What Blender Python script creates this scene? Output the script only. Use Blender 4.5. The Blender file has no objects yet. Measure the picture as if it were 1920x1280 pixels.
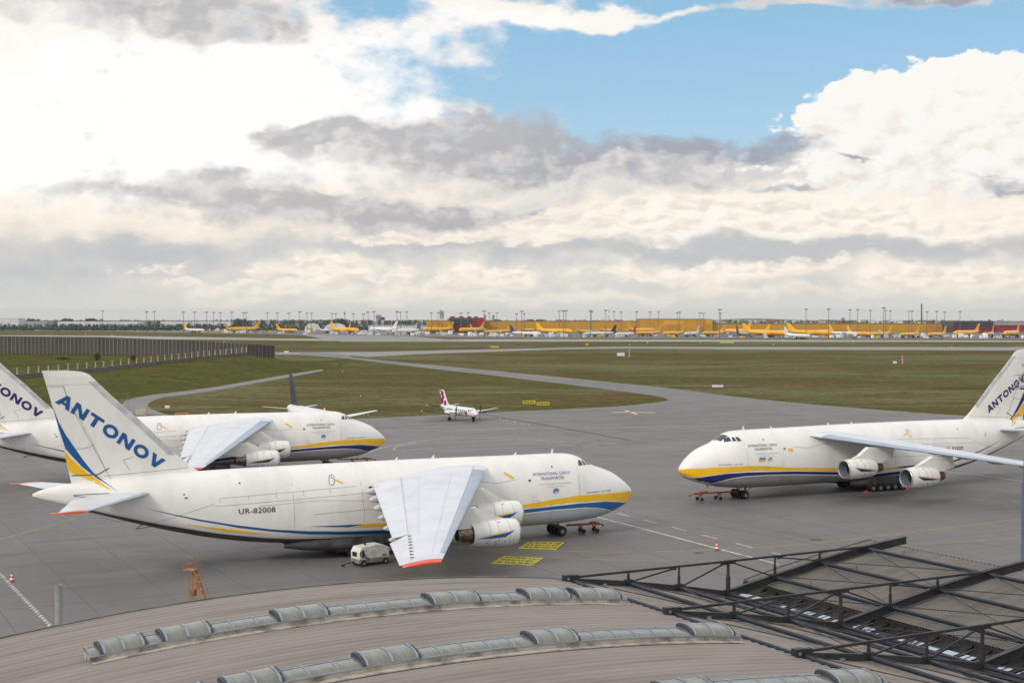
import bpy, bmesh, math, random
from mathutils import Vector, Matrix
from math import sin, cos, pi, radians, sqrt, exp, atan2
scene = bpy.context.scene
# ------------------------------------------------------------------ camera
CAM_H = 26.4
cam_d = bpy.data.cameras.new('camera')
cam = bpy.data.objects.new('camera', cam_d)
scene.collection.objects.link(cam)
cam.location = (0, 0, CAM_H)
cam_d.sensor_width = 36.0
cam_d.lens = 50.0
cam_d.clip_start = 0.5
cam_d.clip_end = 90000
cam.rotation_euler = (radians(90 - 1.138), 0, 0)
scene.camera = cam
scene.render.engine = 'CYCLES'
scene.cycles.max_bounces = 6
scene.cycles.volume_bounces = 0
scene.view_settings.view_transform = 'Standard'
scene.view_settings.look = 'None'
scene.view_settings.gamma = 1.0
scene.view_settings.use_curve_mapping = False
scene.view_settings.exposure = 0.1
SUN_EL, SUN_AZ = 33.0, -140.0       # azimuth clockwise from +Y (view direction); behind the camera on the left
# ------------------------------------------------------------------ sky
world = bpy.data.worlds.new('World')
scene.world = world
world.use_nodes = True


class X:
    """tiny expression wrapper round shader sockets"""
    nt = None

    def __init__(s, v): s.v = v

    @staticmethod
    def m(op, a, b=None, c=None, clamp=False):
        n = X.nt.nodes.new('ShaderNodeMath'); n.operation = op; n.use_clamp = clamp
        for i, q in enumerate((a, b, c)):
            if q is None: continue
            q = q.v if isinstance(q, X) else q
            if isinstance(q, (int, float)): n.inputs[i].default_value = q
            else: X.nt.links.new(q, n.inputs[i])
        return X(n.outputs[0])
    def __add__(s, o): return X.m('ADD', s, o)
    __radd__ = __add__
    def __sub__(s, o): return X.m('SUBTRACT', s, o)
    def __rsub__(s, o): return X.m('SUBTRACT', o, s)
    def __mul__(s, o): return X.m('MULTIPLY', s, o)
    __rmul__ = __mul__
    def __truediv__(s, o): return X.m('DIVIDE', s, o)


def xset(sock, q):
    q = q.v if isinstance(q, X) else q
    if isinstance(q, bpy.types.NodeSocket): X.nt.links.new(q, sock)
    else: sock.default_value = q
def xyz(a, b, c=0.0):
    n = X.nt.nodes.new('ShaderNodeCombineXYZ')
    for i, q in enumerate((a, b, c)): xset(n.inputs[i], q)
    return n.outputs[0]
def noise(vec, scale=1.0, detail=4.0, rough=0.5, dist=0.0, col=False):
    n = X.nt.nodes.new('ShaderNodeTexNoise')
    n.inputs['Scale'].default_value = scale; n.inputs['Detail'].default_value = detail
    n.inputs['Roughness'].default_value = rough; n.inputs['Distortion'].default_value = dist
    if vec is not None: X.nt.links.new(vec.v if isinstance(vec, X) else vec, n.inputs['Vector'])
    return n.outputs['Color'] if col else X(n.outputs[0])
def sstep(x, lo, hi, a=0.0, b=1.0, kind='SMOOTHSTEP'):
    n = X.nt.nodes.new('ShaderNodeMapRange'); n.interpolation_type = kind
    xset(n.inputs['Value'], x)
    n.inputs['From Min'].default_value = lo; n.inputs['From Max'].default_value = hi
    n.inputs['To Min'].default_value = a; n.inputs['To Max'].default_value = b
    return X(n.outputs[0])
def mixc(f, a, b, mode='MIX'):
    n = X.nt.nodes.new('ShaderNodeMix'); n.data_type = 'RGBA'; n.blend_type = mode
    xset(n.inputs[0], f)
    for i, q in ((6, a), (7, b)):
        if isinstance(q, tuple): n.inputs[i].default_value = (*q[:3], 1)
        else: xset(n.inputs[i], q)
    return n.outputs[2]
def lin(r, g, b):
    f = lambda c: c / 12.92 if c <= .04045 else ((c + .055) / 1.055) ** 2.4
    return (f(r / 255), f(g / 255), f(b / 255))


def build_sky():
    nt = world.node_tree; nt.nodes.clear(); X.nt = nt
    sky = nt.nodes.new('ShaderNodeTexSky'); sky.sky_type = 'NISHITA'; sky.sun_disc = False
    sky.sun_elevation = radians(SUN_EL); sky.sun_rotation = radians(SUN_AZ)
    sky.air_density = 1.0; sky.dust_density = 0.3; sky.ozone_density = 2.0; sky.altitude = 200
    tc = nt.nodes.new('ShaderNodeTexCoord')
    sep = nt.nodes.new('ShaderNodeSeparateXYZ'); nt.links.new(tc.outputs['Generated'], sep.inputs[0])
    dx, dy, dz = (X(o) for o in sep.outputs)
    A = X.m('ARCTAN2', dx, dy) * 57.2958                   # azimuth in degrees, 0 = straight ahead
    E = X.m('ARCSINE', dz) * 57.2958                       # elevation in degrees
    # cloud coordinates: flattened towards the horizon
    P = xyz(A, E * 1.7, dy * 3.0)
    big = noise(P, 0.16, 5, 0.5)
    sc = nt.nodes.new('ShaderNodeSeparateColor'); nt.links.new(noise(P, 0.24, 6, 0.52, col=True), sc.inputs[0])
    wa, we = X(sc.outputs[0]) - 0.5, X(sc.outputs[1]) - 0.5
    sc2 = nt.nodes.new('ShaderNodeSeparateColor'); nt.links.new(noise(P, 1.0, 5, 0.52, col=True), sc2.inputs[0])
    va, ve = X(sc2.outputs[0]) - 0.5, X(sc2.outputs[1]) - 0.5
    A1 = A + wa * 6.0 + va * 1.1
    E1 = E + we * 2.6 + ve * 0.7
    A2 = A + wa * 1.6 + va * 0.9                            # less warped, for the cumulus edge
    E2 = E + we * 1.1 + ve * 0.8
    def bl(px, py, rx, ry, a=1.0, A_=A1, E_=E1):
        """soft patch: centre and radii given in 1/46.5 degree steps"""
        da = (A_ - (px - 960) / 46.55) / (rx / 46.55)
        de = (E_ - (587 - py) / 46.55) / (ry / 46.55)
        return X.m('EXPONENT', (da * da + de * de) * -1.0) * a
    def tot(l):
        r = l[0]
        for q in l[1:]: r = r + q
        return r
    def puffs(vec, scale):
        """rounded heads of cumulus: fractal cells, 1 in the middle of a head"""
        n = nt.nodes.new('ShaderNodeTexVoronoi'); n.voronoi_dimensions = '2D'; n.feature = 'F1'; n.normalize = True
        n.inputs['Scale'].default_value = scale; n.inputs['Detail'].default_value = 4; n.inputs['Roughness'].default_value = .5
        n.inputs['Lacunarity'].default_value = 2.1
        nt.links.new(vec, n.inputs['Vector'])
        return 1.0 - X(n.outputs['Distance'])
    fine = noise(P, 0.8, 7, 0.55)
    Q = xyz(A + wa * 2.0 + va * .5, E * 1.6 + we * 2.0 + ve * .5, dy * 3.0)
    Ql = xyz(A + wa * 2.0 + va * .5 - .38, E * 1.6 + we * 2.0 + ve * .5 + .5, dy * 3.0)
    pf = puffs(Q, .55); rel = pf - puffs(Ql, .55)           # lit and shaded sides of the puffs
    # ---- cloud cover (1 = cloud, 0 = blue gap)
    gap = tot([bl(1400, 0, 620, 80, .75), bl(1250, 140, 390, 95, 1.25), bl(1720, 110, 330, 90, 1.0), bl(1080, 190, 190, 55, .5), bl(690, 25, 90, 26, .45), bl(1420, 215, 150, 55, .8), bl(1800, 60, 300, 50, .5)])
    hi = tot([bl(1040, 42, 170, 24, 1.0), bl(1290, 30, 170, 13, .75), bl(1490, 18, 100, 16, .9), bl(1790, 8, 190, 36, 1.6), bl(930, 14, 130, 14, .6)])
    cover = sstep(gap - hi + (fine - .5) * 1.0 + (pf - .62) * .3 + (big - .5) * .5, .72, .14)
    elsewhere = sstep(X.m('ABSOLUTE', A), 24, 34)           # outside the part of the sky in view: broken cloud
    up = sstep(E, 14, 24)
    rest = X.m('MAXIMUM', elsewhere, up)
    cover_out = sstep(big + (fine - .5) * .3, .30, .44)
    cover = cover + rest * (cover_out - cover)
    blue = mixc(sstep(E, 0, 14), tuple(c * 10 for c in lin(186, 214, 232)), tuple(c * 10 for c in lin(142, 190, 222)))
    blue = mixc(.25, blue, sky.outputs[0])
    # ---- base tone of the cloud
    bright = tot([bl(150, 230, 620, 200, 1.0), bl(640, 170, 330, 130, .75), bl(1600, 420, 480, 75, .75), bl(1150, 420, 240, 45, .45), bl(250, 350, 400, 80, .45), bl(640, 545, 300, 24, .55), bl(600, 492, 110, 14, .5), bl(930, 510, 90, 16, .55), bl(1000, 552, 160, 10, .4), bl(1390, 505, 200, 20, .6), bl(1420, 548, 200, 10, .4), bl(1780, 530, 150, 26, .5), bl(1200, 560, 200, 8, .3), bl(1060, 45, 300, 60, .6)])
    bright = bright + (fine - .5) * .45 + rel * .55
    base = mixc(sstep(bright, .0, .5), tuple(c * 10 for c in lin(207, 207, 204)), tuple(c * 10 for c in lin(246, 236, 221)))
    base = mixc(sstep(E, 3.5, 8.0) * sstep(bright, .1, .5) * .7, base, tuple(c * 10 for c in lin(244, 242, 239)))
    base = mixc(sstep(bright, .45, 1.0), base, tuple(c * 10 for c in (.97, .955, .925)))
    # ---- grey bellies
    dark = tot([bl(390, 50, 250, 46, .8), bl(40, 60, 160, 40, .3), bl(1800, 14, 170, 24, .9), bl(900, 280, 270, 50, 1.0), bl(950, 225, 110, 40, .75), bl(680, 255, 90, 24, .6), bl(560, 255, 75, 26, .7), bl(1360, 278, 190, 26, 1.2), bl(1120, 270, 110, 32, .8),
                bl(620, 395, 360, 36, .95), bl(860, 405, 190, 26, .6), bl(420, 335, 120, 26, .6), bl(250, 375, 120, 20, .35), bl(1000, 320, 120, 18, .5), bl(1590, 297, 80, 9, .8), bl(1690, 345, 120, 11, .6), bl(1850, 358, 90, 16, .8), bl(1460, 362, 70, 8, .5), bl(1250, 345, 190, 35, .45)])
    dk = sstep(dark + (fine - .5) * .6 + (pf - .62) * 1.1 + (big - .5) * .4, .26, .74)
    dcol = mixc(sstep(A, -8, 12), tuple(c * 10 for c in lin(174, 174, 177)), tuple(c * 10 for c in lin(148, 155, 170)))
    thick = dark + (fine - .5) * .5
    dcol = mixc(sstep(rel * 1.3 + (fine - .5) * 1.2 + (big - .5) * .5 - thick * .42 + .34, -.16, .42) * .95, dcol, tuple(c * 10 for c in lin(216, 213, 211)))
    col = mixc(dk * .85, base, dcol)
    # rain veil low on the left and the slate band on the right
    veil = tot([bl(60, 540, 300, 60, .62), bl(330, 478, 160, 26, .35), bl(1600, 470, 460, 24, .85), bl(900, 462, 500, 20, .55), bl(60, 460, 380, 34, .35), bl(1560, 520, 90, 50, .4)])
    col = mixc(sstep(veil + (fine - .5) * .5 + (pf - .62) * .4, .05, .9) * .85, col, tuple(c * 10 for c in lin(178, 183, 188)))
    # small sunlit cumulus heads low over the horizon
    q2 = xyz(A + va * 1.2, E * 2.6 + ve * 1.2, 0.0)
    pf2 = puffs(q2, .75); rel2 = pf2 - puffs(xyz(A + va * 1.2 - .3, E * 2.6 + ve * 1.2 + .5, 0.0), .75)
    low = tot([bl(560, 540, 190, 26, 1.0), bl(780, 548, 130, 16, .8), bl(600, 494, 120, 13, .85), bl(930, 506, 90, 15, .9), bl(1000, 550, 130, 8, .6), bl(1390, 497, 190, 13, .8), bl(1330, 528, 90, 18, .6), bl(1790, 520, 150, 22, .9), bl(1180, 515, 60, 14, .5), bl(1130, 415, 130, 26, .9), bl(1330, 405, 170, 26, .8), bl(1620, 420, 260, 30, .7), bl(330, 505, 60, 22, .6), bl(850, 448, 260, 12, .7)])
    lo = sstep(low + (pf2 - .62) * 1.3 + (fine - .5) * .5, .34, .62)
    col = mixc(lo * .75, col, mixc(sstep(rel2 * 1.2 + (fine - .5) * .6, -.3, .16), tuple(c * 10 for c in lin(222, 211, 200)), tuple(c * 10 for c in lin(250, 240, 227))))
    # ---- haze band over the horizon
    hz = sstep(E + (fine - .5) * 1.2, 1.8, .1)
    col = mixc(hz * .75, col, tuple(c * 10 for c in lin(214, 214, 206)))
    out = mixc(cover, blue, col)
    # ---- towering cumulus on the right
    cu = tot([bl(1760, 235, 250, 70, 1.0, A2, E2), bl(1880, 200, 150, 80, .9, A2, E2), bl(1610, 195, 75, 45, .55, A2, E2), bl(1780, 165, 60, 40, .55, A2, E2), bl(1730, 320, 330, 70, .8, A2, E2)])
    cua = sstep(cu + (pf - .62) * 1.0 + (fine - .5) * .25, .46, .56) * sstep(E + (fine - .5) * 2.0, 3.2, 5.4) * (1.0 - elsewhere)
    ccol = mixc(sstep(rel * 1.2 + (E - 6.0) * .07 + (fine - .5) * .5, -.38, .10), tuple(c * 10 for c in lin(226, 219, 211)), tuple(c * 10 for c in (.91, .89, .855)))
    dk2 = sstep(dark + (fine - .5) * .9, .55, .95) * sstep(E, 8.2, 6.6)
    ccol = mixc(dk2 * .85, ccol, dcol)
    out = mixc(cua, out, ccol)
    deck = mixc(sstep(fine, .3, .75), tuple(c * 10 for c in (.98, 1.0, 1.02)), tuple(c * 10 for c in (.72, .73, .745)))
    out = mixc(X.m('MAXIMUM', elsewhere * sstep(E, 4, 16), up) * cover, out, deck)
    # light well above the view and below the horizon
    out = mixc(sstep(E, -.7, -2.5), out, tuple(c * 10 for c in (.16, .155, .14)))
    bg = nt.nodes.new('ShaderNodeBackground'); bg.inputs['Strength'].default_value = 0.1
    nt.links.new(out, bg.inputs['Color'])
    wo = nt.nodes.new('ShaderNodeOutputWorld'); nt.links.new(bg.outputs[0], wo.inputs[0])
build_sky()
world.cycles.sampling_method = 'MANUAL'; world.cycles.sample_map_resolution = 512
# ------------------------------------------------------------------ sun behind thin cloud
sun_d = bpy.data.lights.new('sun', 'SUN'); sun_d.energy = 1.45; sun_d.angle = radians(15); sun_d.color = (1.0, .90, .77)
sun = bpy.data.objects.new('sun', sun_d); scene.collection.objects.link(sun)
_el, _az = radians(SUN_EL), radians(SUN_AZ)
sun.rotation_euler = Vector((sin(_az) * cos(_el), cos(_az) * cos(_el), sin(_el))).to_track_quat('Z', 'Y').to_euler()
# ------------------------------------------------------------------ helpers
rnd = random.Random(7)
COL = scene.collection


class MB:
    """collects shapes and links them as ONE mesh object"""
    def __init__(s): s.v = []; s.f = []; s.m = []
    def add(s, vs, fs, mi=0):
        b = len(s.v); s.v += [tuple(q) for q in vs]
        s.f += [tuple(b + i for i in f) for f in fs]; s.m += [mi] * len(fs); return s
    def poly(s, pts, mi=0): return s.add(pts, [tuple(range(len(pts)))], mi)
    def box(s, c, d, rz=0.0, mi=0, tx=1.0, ty=1.0):
        """centre c, full size d, top scaled by tx, ty"""
        vs = []
        for z, kx, ky in ((-.5, 1, 1), (.5, tx, ty)):
            for x, y in ((-.5, -.5), (.5, -.5), (.5, .5), (-.5, .5)):
                px, py = x * d[0] * kx, y * d[1] * ky
                vs.append((c[0] + px * cos(rz) - py * sin(rz), c[1] + px * sin(rz) + py * cos(rz), c[2] + z * d[2]))
        return s.add(vs, [(3, 2, 1, 0), (4, 5, 6, 7), (0, 1, 5, 4), (1, 2, 6, 5), (2, 3, 7, 6), (3, 0, 4, 7)], mi)
    def bar(s, p, q, w, h, mi=0):
        p, q = Vector(p), Vector(q); d = (q - p).normalized()
        side = d.cross(Vector((0, 0, 1)))
        side = side.normalized() if side.length > 1e-4 else Vector((1, 0, 0))
        up = side.cross(d)
        vs = [b + side * (x * w / 2) + up * (y * h / 2) for b in (p, q) for x, y in ((-1, -1), (1, -1), (1, 1), (-1, 1))]
        return s.add(vs, [(0, 1, 2, 3), (7, 6, 5, 4), (0, 4, 5, 1), (1, 5, 6, 2), (2, 6, 7, 3), (3, 7, 4, 0)], mi)
    def tube(s, p, q, r, n=8, r2=None, mi=0, caps=True):
        p, q = Vector(p), Vector(q); d = (q - p).normalized()
        a = d.cross(Vector((0, 0, 1)))
        a = a.normalized() if a.length > 1e-4 else Vector((1, 0, 0))
        b = a.cross(d); r2 = r if r2 is None else r2
        vs = [c + (a * cos(2 * pi * i / n) + b * sin(2 * pi * i / n)) * rr for c, rr in ((p, r), (q, r2)) for i in range(n)]
        fs = [(i, (i + 1) % n, n + (i + 1) % n, n + i) for i in range(n)]
        if caps: fs += [tuple(range(n))[::-1], tuple(range(n, 2 * n))]
        return s.add(vs, fs, mi)
    def rings(s, rs, closed=True, cap=True, mi=0):
        n = len(rs[0]); vs = [p for r in rs for p in r]; fs = []
        for j in range(len(rs) - 1):
            for i in range(n if closed else n - 1):
                k = (i + 1) % n
                fs.append((j * n + i, j * n + k, (j + 1) * n + k, (j + 1) * n + i))
        if closed and cap: fs += [tuple(range(n))[::-1], tuple(range((len(rs) - 1) * n, len(rs) * n))]
        return s.add(vs, fs, mi)
    def lathe(s, prof, c, axis='x', n=20, mi=0, cap=False):
        """prof: (along, radius)"""
        rs = []
        for a, r in prof:
            ring = []
            for i in range(n):
                u, w = r * cos(2 * pi * i / n), r * sin(2 * pi * i / n)
                o = (a, u, w) if axis == 'x' else (u, a, w) if axis == 'y' else (u, w, a)
                ring.append((c[0] + o[0], c[1] + o[1], c[2] + o[2]))
            rs.append(ring)
        return s.rings(rs, True, cap, mi)
    def xf(s, fn): s.v = [tuple(fn(*p)) for p in s.v]; return s
    def mesh(s, name, mats, smooth=None):
        me = bpy.data.meshes.new(name); me.from_pydata(s.v, [], s.f)
        for m in (mats if isinstance(mats, (list, tuple)) else [mats]): me.materials.append(m)
        if len(me.materials) > 1: me.polygons.foreach_set('material_index', s.m)
        if smooth is not None:
            me.polygons.foreach_set('use_smooth', [True] * len(me.polygons))
            if smooth < 179: me.set_sharp_from_angle(angle=radians(smooth))
        me.update(); return me
    def build(s, name, mats, parent=None, smooth=None, **k):
        return link(name, s.mesh(name, mats, smooth), parent, **k)


def link(name, data, parent=None, loc=(0, 0, 0), rot=(0, 0, 0)):
    o = bpy.data.objects.new(name, data); COL.objects.link(o)
    if parent is not None: o.parent = parent
    o.location = loc; o.rotation_euler = rot
    return o
def tag(o, label, cat, group=None):
    o['label'] = label; o['category'] = cat
    if group: o['group'] = group
    return o
def thing(name, label, cat, loc=(0, 0, 0), rz=0.0, group=None):
    o = bpy.data.objects.new(name, None); COL.objects.link(o); o.empty_display_size = .3
    o.location = loc; o.rotation_euler = (0, 0, rz)
    return tag(o, label, cat, group)
def struct(o): o['kind'] = 'structure'; return o
def stuff(o): o['kind'] = 'stuff'; return o
def kids(o): return [c for c in bpy.data.objects if c.parent is o]
def dup(src, loc, rz, label=None, scale=None):
    """a copy of a thing, of its parts and of their sub-parts"""
    r = src.copy(); COL.objects.link(r); r.location = loc; r.rotation_euler = (0, 0, rz)
    if label: r['label'] = label
    if scale: r.scale = scale
    for ch in src.children:
        c = ch.copy(); COL.objects.link(c); c.parent = r
        for g in ch.children:
            d = g.copy(); COL.objects.link(d); d.parent = c
    return r
ORD = ['first', 'second', 'third', 'fourth', 'fifth', 'sixth', 'seventh', 'eighth', 'ninth', 'tenth', 'eleventh', 'twelfth', 'thirteenth', 'fourteenth', 'fifteenth', 'sixteenth', 'seventeenth', 'eighteenth', 'nineteenth', 'twentieth']
def ordn(i):
    if i < 20: return ORD[i]
    t = {2: 'twenty', 3: 'thirty', 4: 'forty', 5: 'fifty', 6: 'sixty'}[(i + 1) // 10]
    u = (i + 1) % 10
    return t + '-' + ORD[u - 1] if u else t[:-1] + 'ieth'
def lins(a, b, n): return [a + (b - a) * i / n for i in range(n + 1)]
def itp(x, pts):
    """piecewise linear through (x, y) points sorted by x"""
    if x <= pts[0][0]: return pts[0][1]
    for (a, b), (c, d) in zip(pts, pts[1:]):
        if x <= c: return b + (d - b) * (x - a) / (c - a) if c > a else d
    return pts[-1][1]
def cub(x, xs, ys):
    """monotone-ish cubic through station values"""
    n = len(xs)
    if x <= xs[0]: return ys[0]
    if x >= xs[-1]: return ys[-1]
    i = max(j for j in range(n - 1) if xs[j] <= x)
    h = xs[i + 1] - xs[i]; t = (x - xs[i]) / h
    def sl(j):
        if j == 0 or j == n - 1: return (ys[min(j + 1, n - 1)] - ys[max(j - 1, 0)]) / (xs[min(j + 1, n - 1)] - xs[max(j - 1, 0)])
        a = (ys[j] - ys[j - 1]) / (xs[j] - xs[j - 1]); b = (ys[j + 1] - ys[j]) / (xs[j + 1] - xs[j])
        return 0 if a * b <= 0 else 2 * a * b / (a + b)
    m0, m1 = sl(i) * h, sl(i + 1) * h
    return (2 * t**3 - 3 * t**2 + 1) * ys[i] + (t**3 - 2 * t**2 + t) * m0 + (-2 * t**3 + 3 * t**2) * ys[i + 1] + (t**3 - t**2) * m1
F_PX, Y0, PITCH = 2667.0, 587.0, radians(1.138)
def ray(px, py):
    c, s = cos(PITCH), sin(PITCH); a, b = (px - 960) / F_PX, (640 - py) / F_PX
    return Vector((a, c + b * s, -s + b * c))
def gp(px, py, z=0.0):
    """where the sight line to a point of the 1920 x 1280 photograph meets the height z"""
    r = ray(px, py); t = (z - CAM_H) / r.z
    return Vector((r.x * t, r.y * t, z))
def at(px, py, d):
    """the point on that sight line at distance d along the view"""
    r = ray(px, py); t = d / r.y
    return Vector((r.x * t, d, CAM_H + r.z * t))
# ------------------------------------------------------------------ materials
MATS = {}
def pmat(name, col, rough=.55, metal=0.0, var=.12, scale=1.0, stretch=(1, 1, 1), detail=5, spec=.5, bump=0.0, col2=None, coat=0.0, obj_var=0.0):
    """painted or bare surface: the colour drifts with noise in object space"""
    if name in MATS: return MATS[name]
    m = bpy.data.materials.new(name); m.use_nodes = True; nt = m.node_tree; X.nt = nt
    b = nt.nodes['Principled BSDF']; b.inputs['Roughness'].default_value = rough; b.inputs['Metallic'].default_value = metal
    b.inputs['Specular IOR Level'].default_value = spec
    if coat: b.inputs['Coat Weight'].default_value = coat; b.inputs['Coat Roughness'].default_value = .15
    tc = nt.nodes.new('ShaderNodeTexCoord'); mp = nt.nodes.new('ShaderNodeMapping')
    mp.inputs['Scale'].default_value = tuple(scale * q for q in stretch)
    nt.links.new(tc.outputs['Object'], mp.inputs[0])
    n = noise(mp.outputs[0], 1.0, detail, .6)
    c2 = col2 or tuple(q * (1 - 2.2 * var) for q in col)
    c1 = tuple(q * (1 + .4 * var) for q in col) if not col2 else col
    c = mixc(sstep(n, .38, .72), c1, c2)
    if obj_var:
        oi = nt.nodes.new('ShaderNodeObjectInfo')
        c = mixc(1.0, c, xyz(*[X(oi.outputs['Random']) * (2 * obj_var) + (1 - obj_var)] * 3), 'MULTIPLY')
    nt.links.new(c, b.inputs['Base Color'])
    xset(b.inputs['Roughness'], sstep(n, .3, .75, rough * .9, min(1, rough * 1.15)))
    if bump:
        bp = nt.nodes.new('ShaderNodeBump'); bp.inputs['Strength'].default_value = bump; bp.inputs['Distance'].default_value = .05
        xset(bp.inputs['Height'], n); nt.links.new(bp.outputs[0], b.inputs['Normal'])
    MATS[name] = m; return m
# ------------------------------------------------------------------ lettering (flat outlines from the built-in font)
TXT = {}
def text_pre(items):
    for s, off, sp in items:
        c = bpy.data.curves.new('lettering', 'FONT'); c.body = s; c.size = 1.0; c.offset = off; c.space_character = sp; c.resolution_u = 3
        o = bpy.data.objects.new('lettering', c); COL.objects.link(o)
        TXT[s] = o, c
    bpy.context.view_layer.update()
    dg = bpy.context.evaluated_depsgraph_get()
    for s, (o, c) in list(TXT.items()):
        me = bpy.data.meshes.new_from_object(o.evaluated_get(dg))
        vs = [v.co.to_2d() for v in me.vertices]; fs = [tuple(p.vertices) for p in me.polygons]
        x0, x1 = min(v.x for v in vs), max(v.x for v in vs); y0, y1 = min(v.y for v in vs), max(v.y for v in vs)
        TXT[s] = [((v.x - x0) / (x1 - x0), (v.y - y0) / (y1 - y0)) for v in vs], fs
        bpy.data.objects.remove(o); bpy.data.curves.remove(c); bpy.data.meshes.remove(me)
text_pre([(s, .0 if len(s) > 10 else .010, 1.08) for s in ('UR-82008', 'UR-82029', 'UR-82027', 'INTERNATIONAL CARGO', 'TRANSPORTER', 'ANTONOV 124-100M', 'ANTONOV 124-100-150', 'ANTONOV 124-100', 'www.antonov-airlines.aero', 'ANTONOV AIRLINES', 'DHL', 'sprintair', 'Alaska')])
# block letters, wide and heavy: outlines in a 1.5 x 1 cell made of quads
def heavy(ch):
    t = .34
    if ch == 'A': return [[(0, 0), (.42, 0), (.95, 1), (.60, 1)], [(.60, 1), (.95, 1), (1.5, 0), (1.08, 0)], [(.36, .2), (1.2, .2), (1.06, .42), (.48, .42)]]
    if ch == 'N': return [[(0, 0), (.36, 0), (.36, 1), (0, 1)], [(1.04, 0), (1.4, 0), (1.4, 1), (1.04, 1)], [(.0, 1), (.42, 1), (1.4, 0), (.98, 0)]]
    if ch == 'T': return [[(.5, 0), (.88, 0), (.88, .76), (.5, .76)], [(0, .74), (1.38, .74), (1.38, 1), (0, 1)]]
    if ch == 'V': return [[(.52, 0), (.9, 0), (.42, 1), (0, 1)], [(.52, 0), (.9, 0), (1.42, 1), (1.02, 1)]]
    q = []; n = 24
    for i in range(n):
        a, b = 2 * pi * i / n, 2 * pi * (i + 1) / n
        q.append([(.75 + .75 * cos(a), .5 + .53 * sin(a)), (.75 + .75 * cos(b), .5 + .53 * sin(b)), (.75 + .40 * cos(b), .5 + .27 * sin(b)), (.75 + .40 * cos(a), .5 + .27 * sin(a))])
    return q
M_PW = pmat('aircraft_white', (.83, .81, .775), .33, var=.04, scale=.25, stretch=(1.6, 1, .8), coat=.25)
M_WING = pmat('wing_paint', (.66, .685, .735), .36, var=.05, scale=.35, coat=.2)
M_SLAT = pmat('slat_paint', (.36, .41, .50), .38, var=.06, scale=.4)
M_FAIR = pmat('fairing_paint', (.66, .645, .625), .45, var=.10, scale=.6)
M_TIP = pmat('wing_tip_orange', (.78, .085, .025), .4, var=.04)
M_TIP2 = pmat('wing_tip_red', (.62, .03, .02), .4, var=.04)
M_NAC = pmat('nacelle_paint', (.80, .78, .745), .38, var=.05, scale=.5, coat=.2)
M_EXH = pmat('exhaust_metal', (.24, .185, .14), .38, .85, var=.25, scale=2)
M_DARK = pmat('plain_black', (.012, .012, .013), .6)  # one plain black shared by boots, propellers, cables and openings
M_LIP = pmat('lip_metal', (.55, .57, .60), .3, .75, var=.08)
M_DUCT = pmat('intake_duct', (.20, .23, .27), .4, .2, var=.08)
M_TYRE = pmat('tyre_rubber', (.012, .012, .012), .8, var=.2, scale=3)
M_RIM = pmat('wheel_rim', (.26, .255, .25), .45, .3, var=.15, scale=4)
M_STRUT = pmat('gear_steel', (.16, .16, .165), .45, .4, var=.2)
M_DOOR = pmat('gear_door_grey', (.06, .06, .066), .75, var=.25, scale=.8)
M_AYEL = pmat('livery_yellow', (.88, .50, .005), .33, var=.04, coat=.25)
M_ABLUE = pmat('livery_blue', (.008, .095, .30), .33, var=.04, coat=.25)
M_ANAVY = pmat('livery_navy', (.010, .014, .115), .33, var=.04, coat=.25)
M_BEL1 = pmat('belly_pale_blue', (.37, .42, .46), .4, var=.06, scale=.4)
M_BEL2 = pmat('belly_grey', (.24, .235, .235), .42, var=.08, scale=.4)
M_BELR = pmat('belly_grey_and_shade', (.075, .074, .074), .5, var=.12, scale=.5)
M_LET = pmat('lettering_dark', (.05, .058, .075), .45)
M_LETG = pmat('lettering_grey', (.35, .38, .43), .5)
M_COCK = pmat('cockpit_glass', (.018, .028, .032), .1, var=.05, spec=.8)
M_LINE = pmat('panel_line', (.36, .35, .34), .6); M_LINED = pmat('hinge_line', (.12, .11, .10), .6)
M_SOOT = pmat('soot_stain', (.16, .13, .10), .6, var=.3, scale=2)
M_FLAGB = pmat('flag_blue', (.02, .22, .50), .4); M_TEAL = pmat('emblem_blue', (.10, .22, .34), .5, var=.1, scale=2.4, col2=(.62, .68, .72), detail=1)
M_JYEL = pmat('jet_yellow', (.86, .43, .004), .35, var=.03, coat=.2)
M_JWHITE = pmat('jet_white', (.74, .745, .76), .35, var=.04, coat=.2)
M_JGREY = pmat('jet_grey', (.30, .31, .33), .4, var=.05)
M_JRED = pmat('jet_red', (.50, .02, .03), .4)
M_JBLACK = pmat('jet_black', (.015, .02, .03), .35)
M_JBLUE = pmat('jet_blue', (.01, .20, .46), .35)
M_JPURP = pmat('jet_purple', (.055, .045, .16), .4)
M_JMAG = pmat('jet_magenta', (.30, .012, .085), .4)
M_JNAC = pmat('jet_nacelle', (.45, .46, .48), .35, .2)
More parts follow.
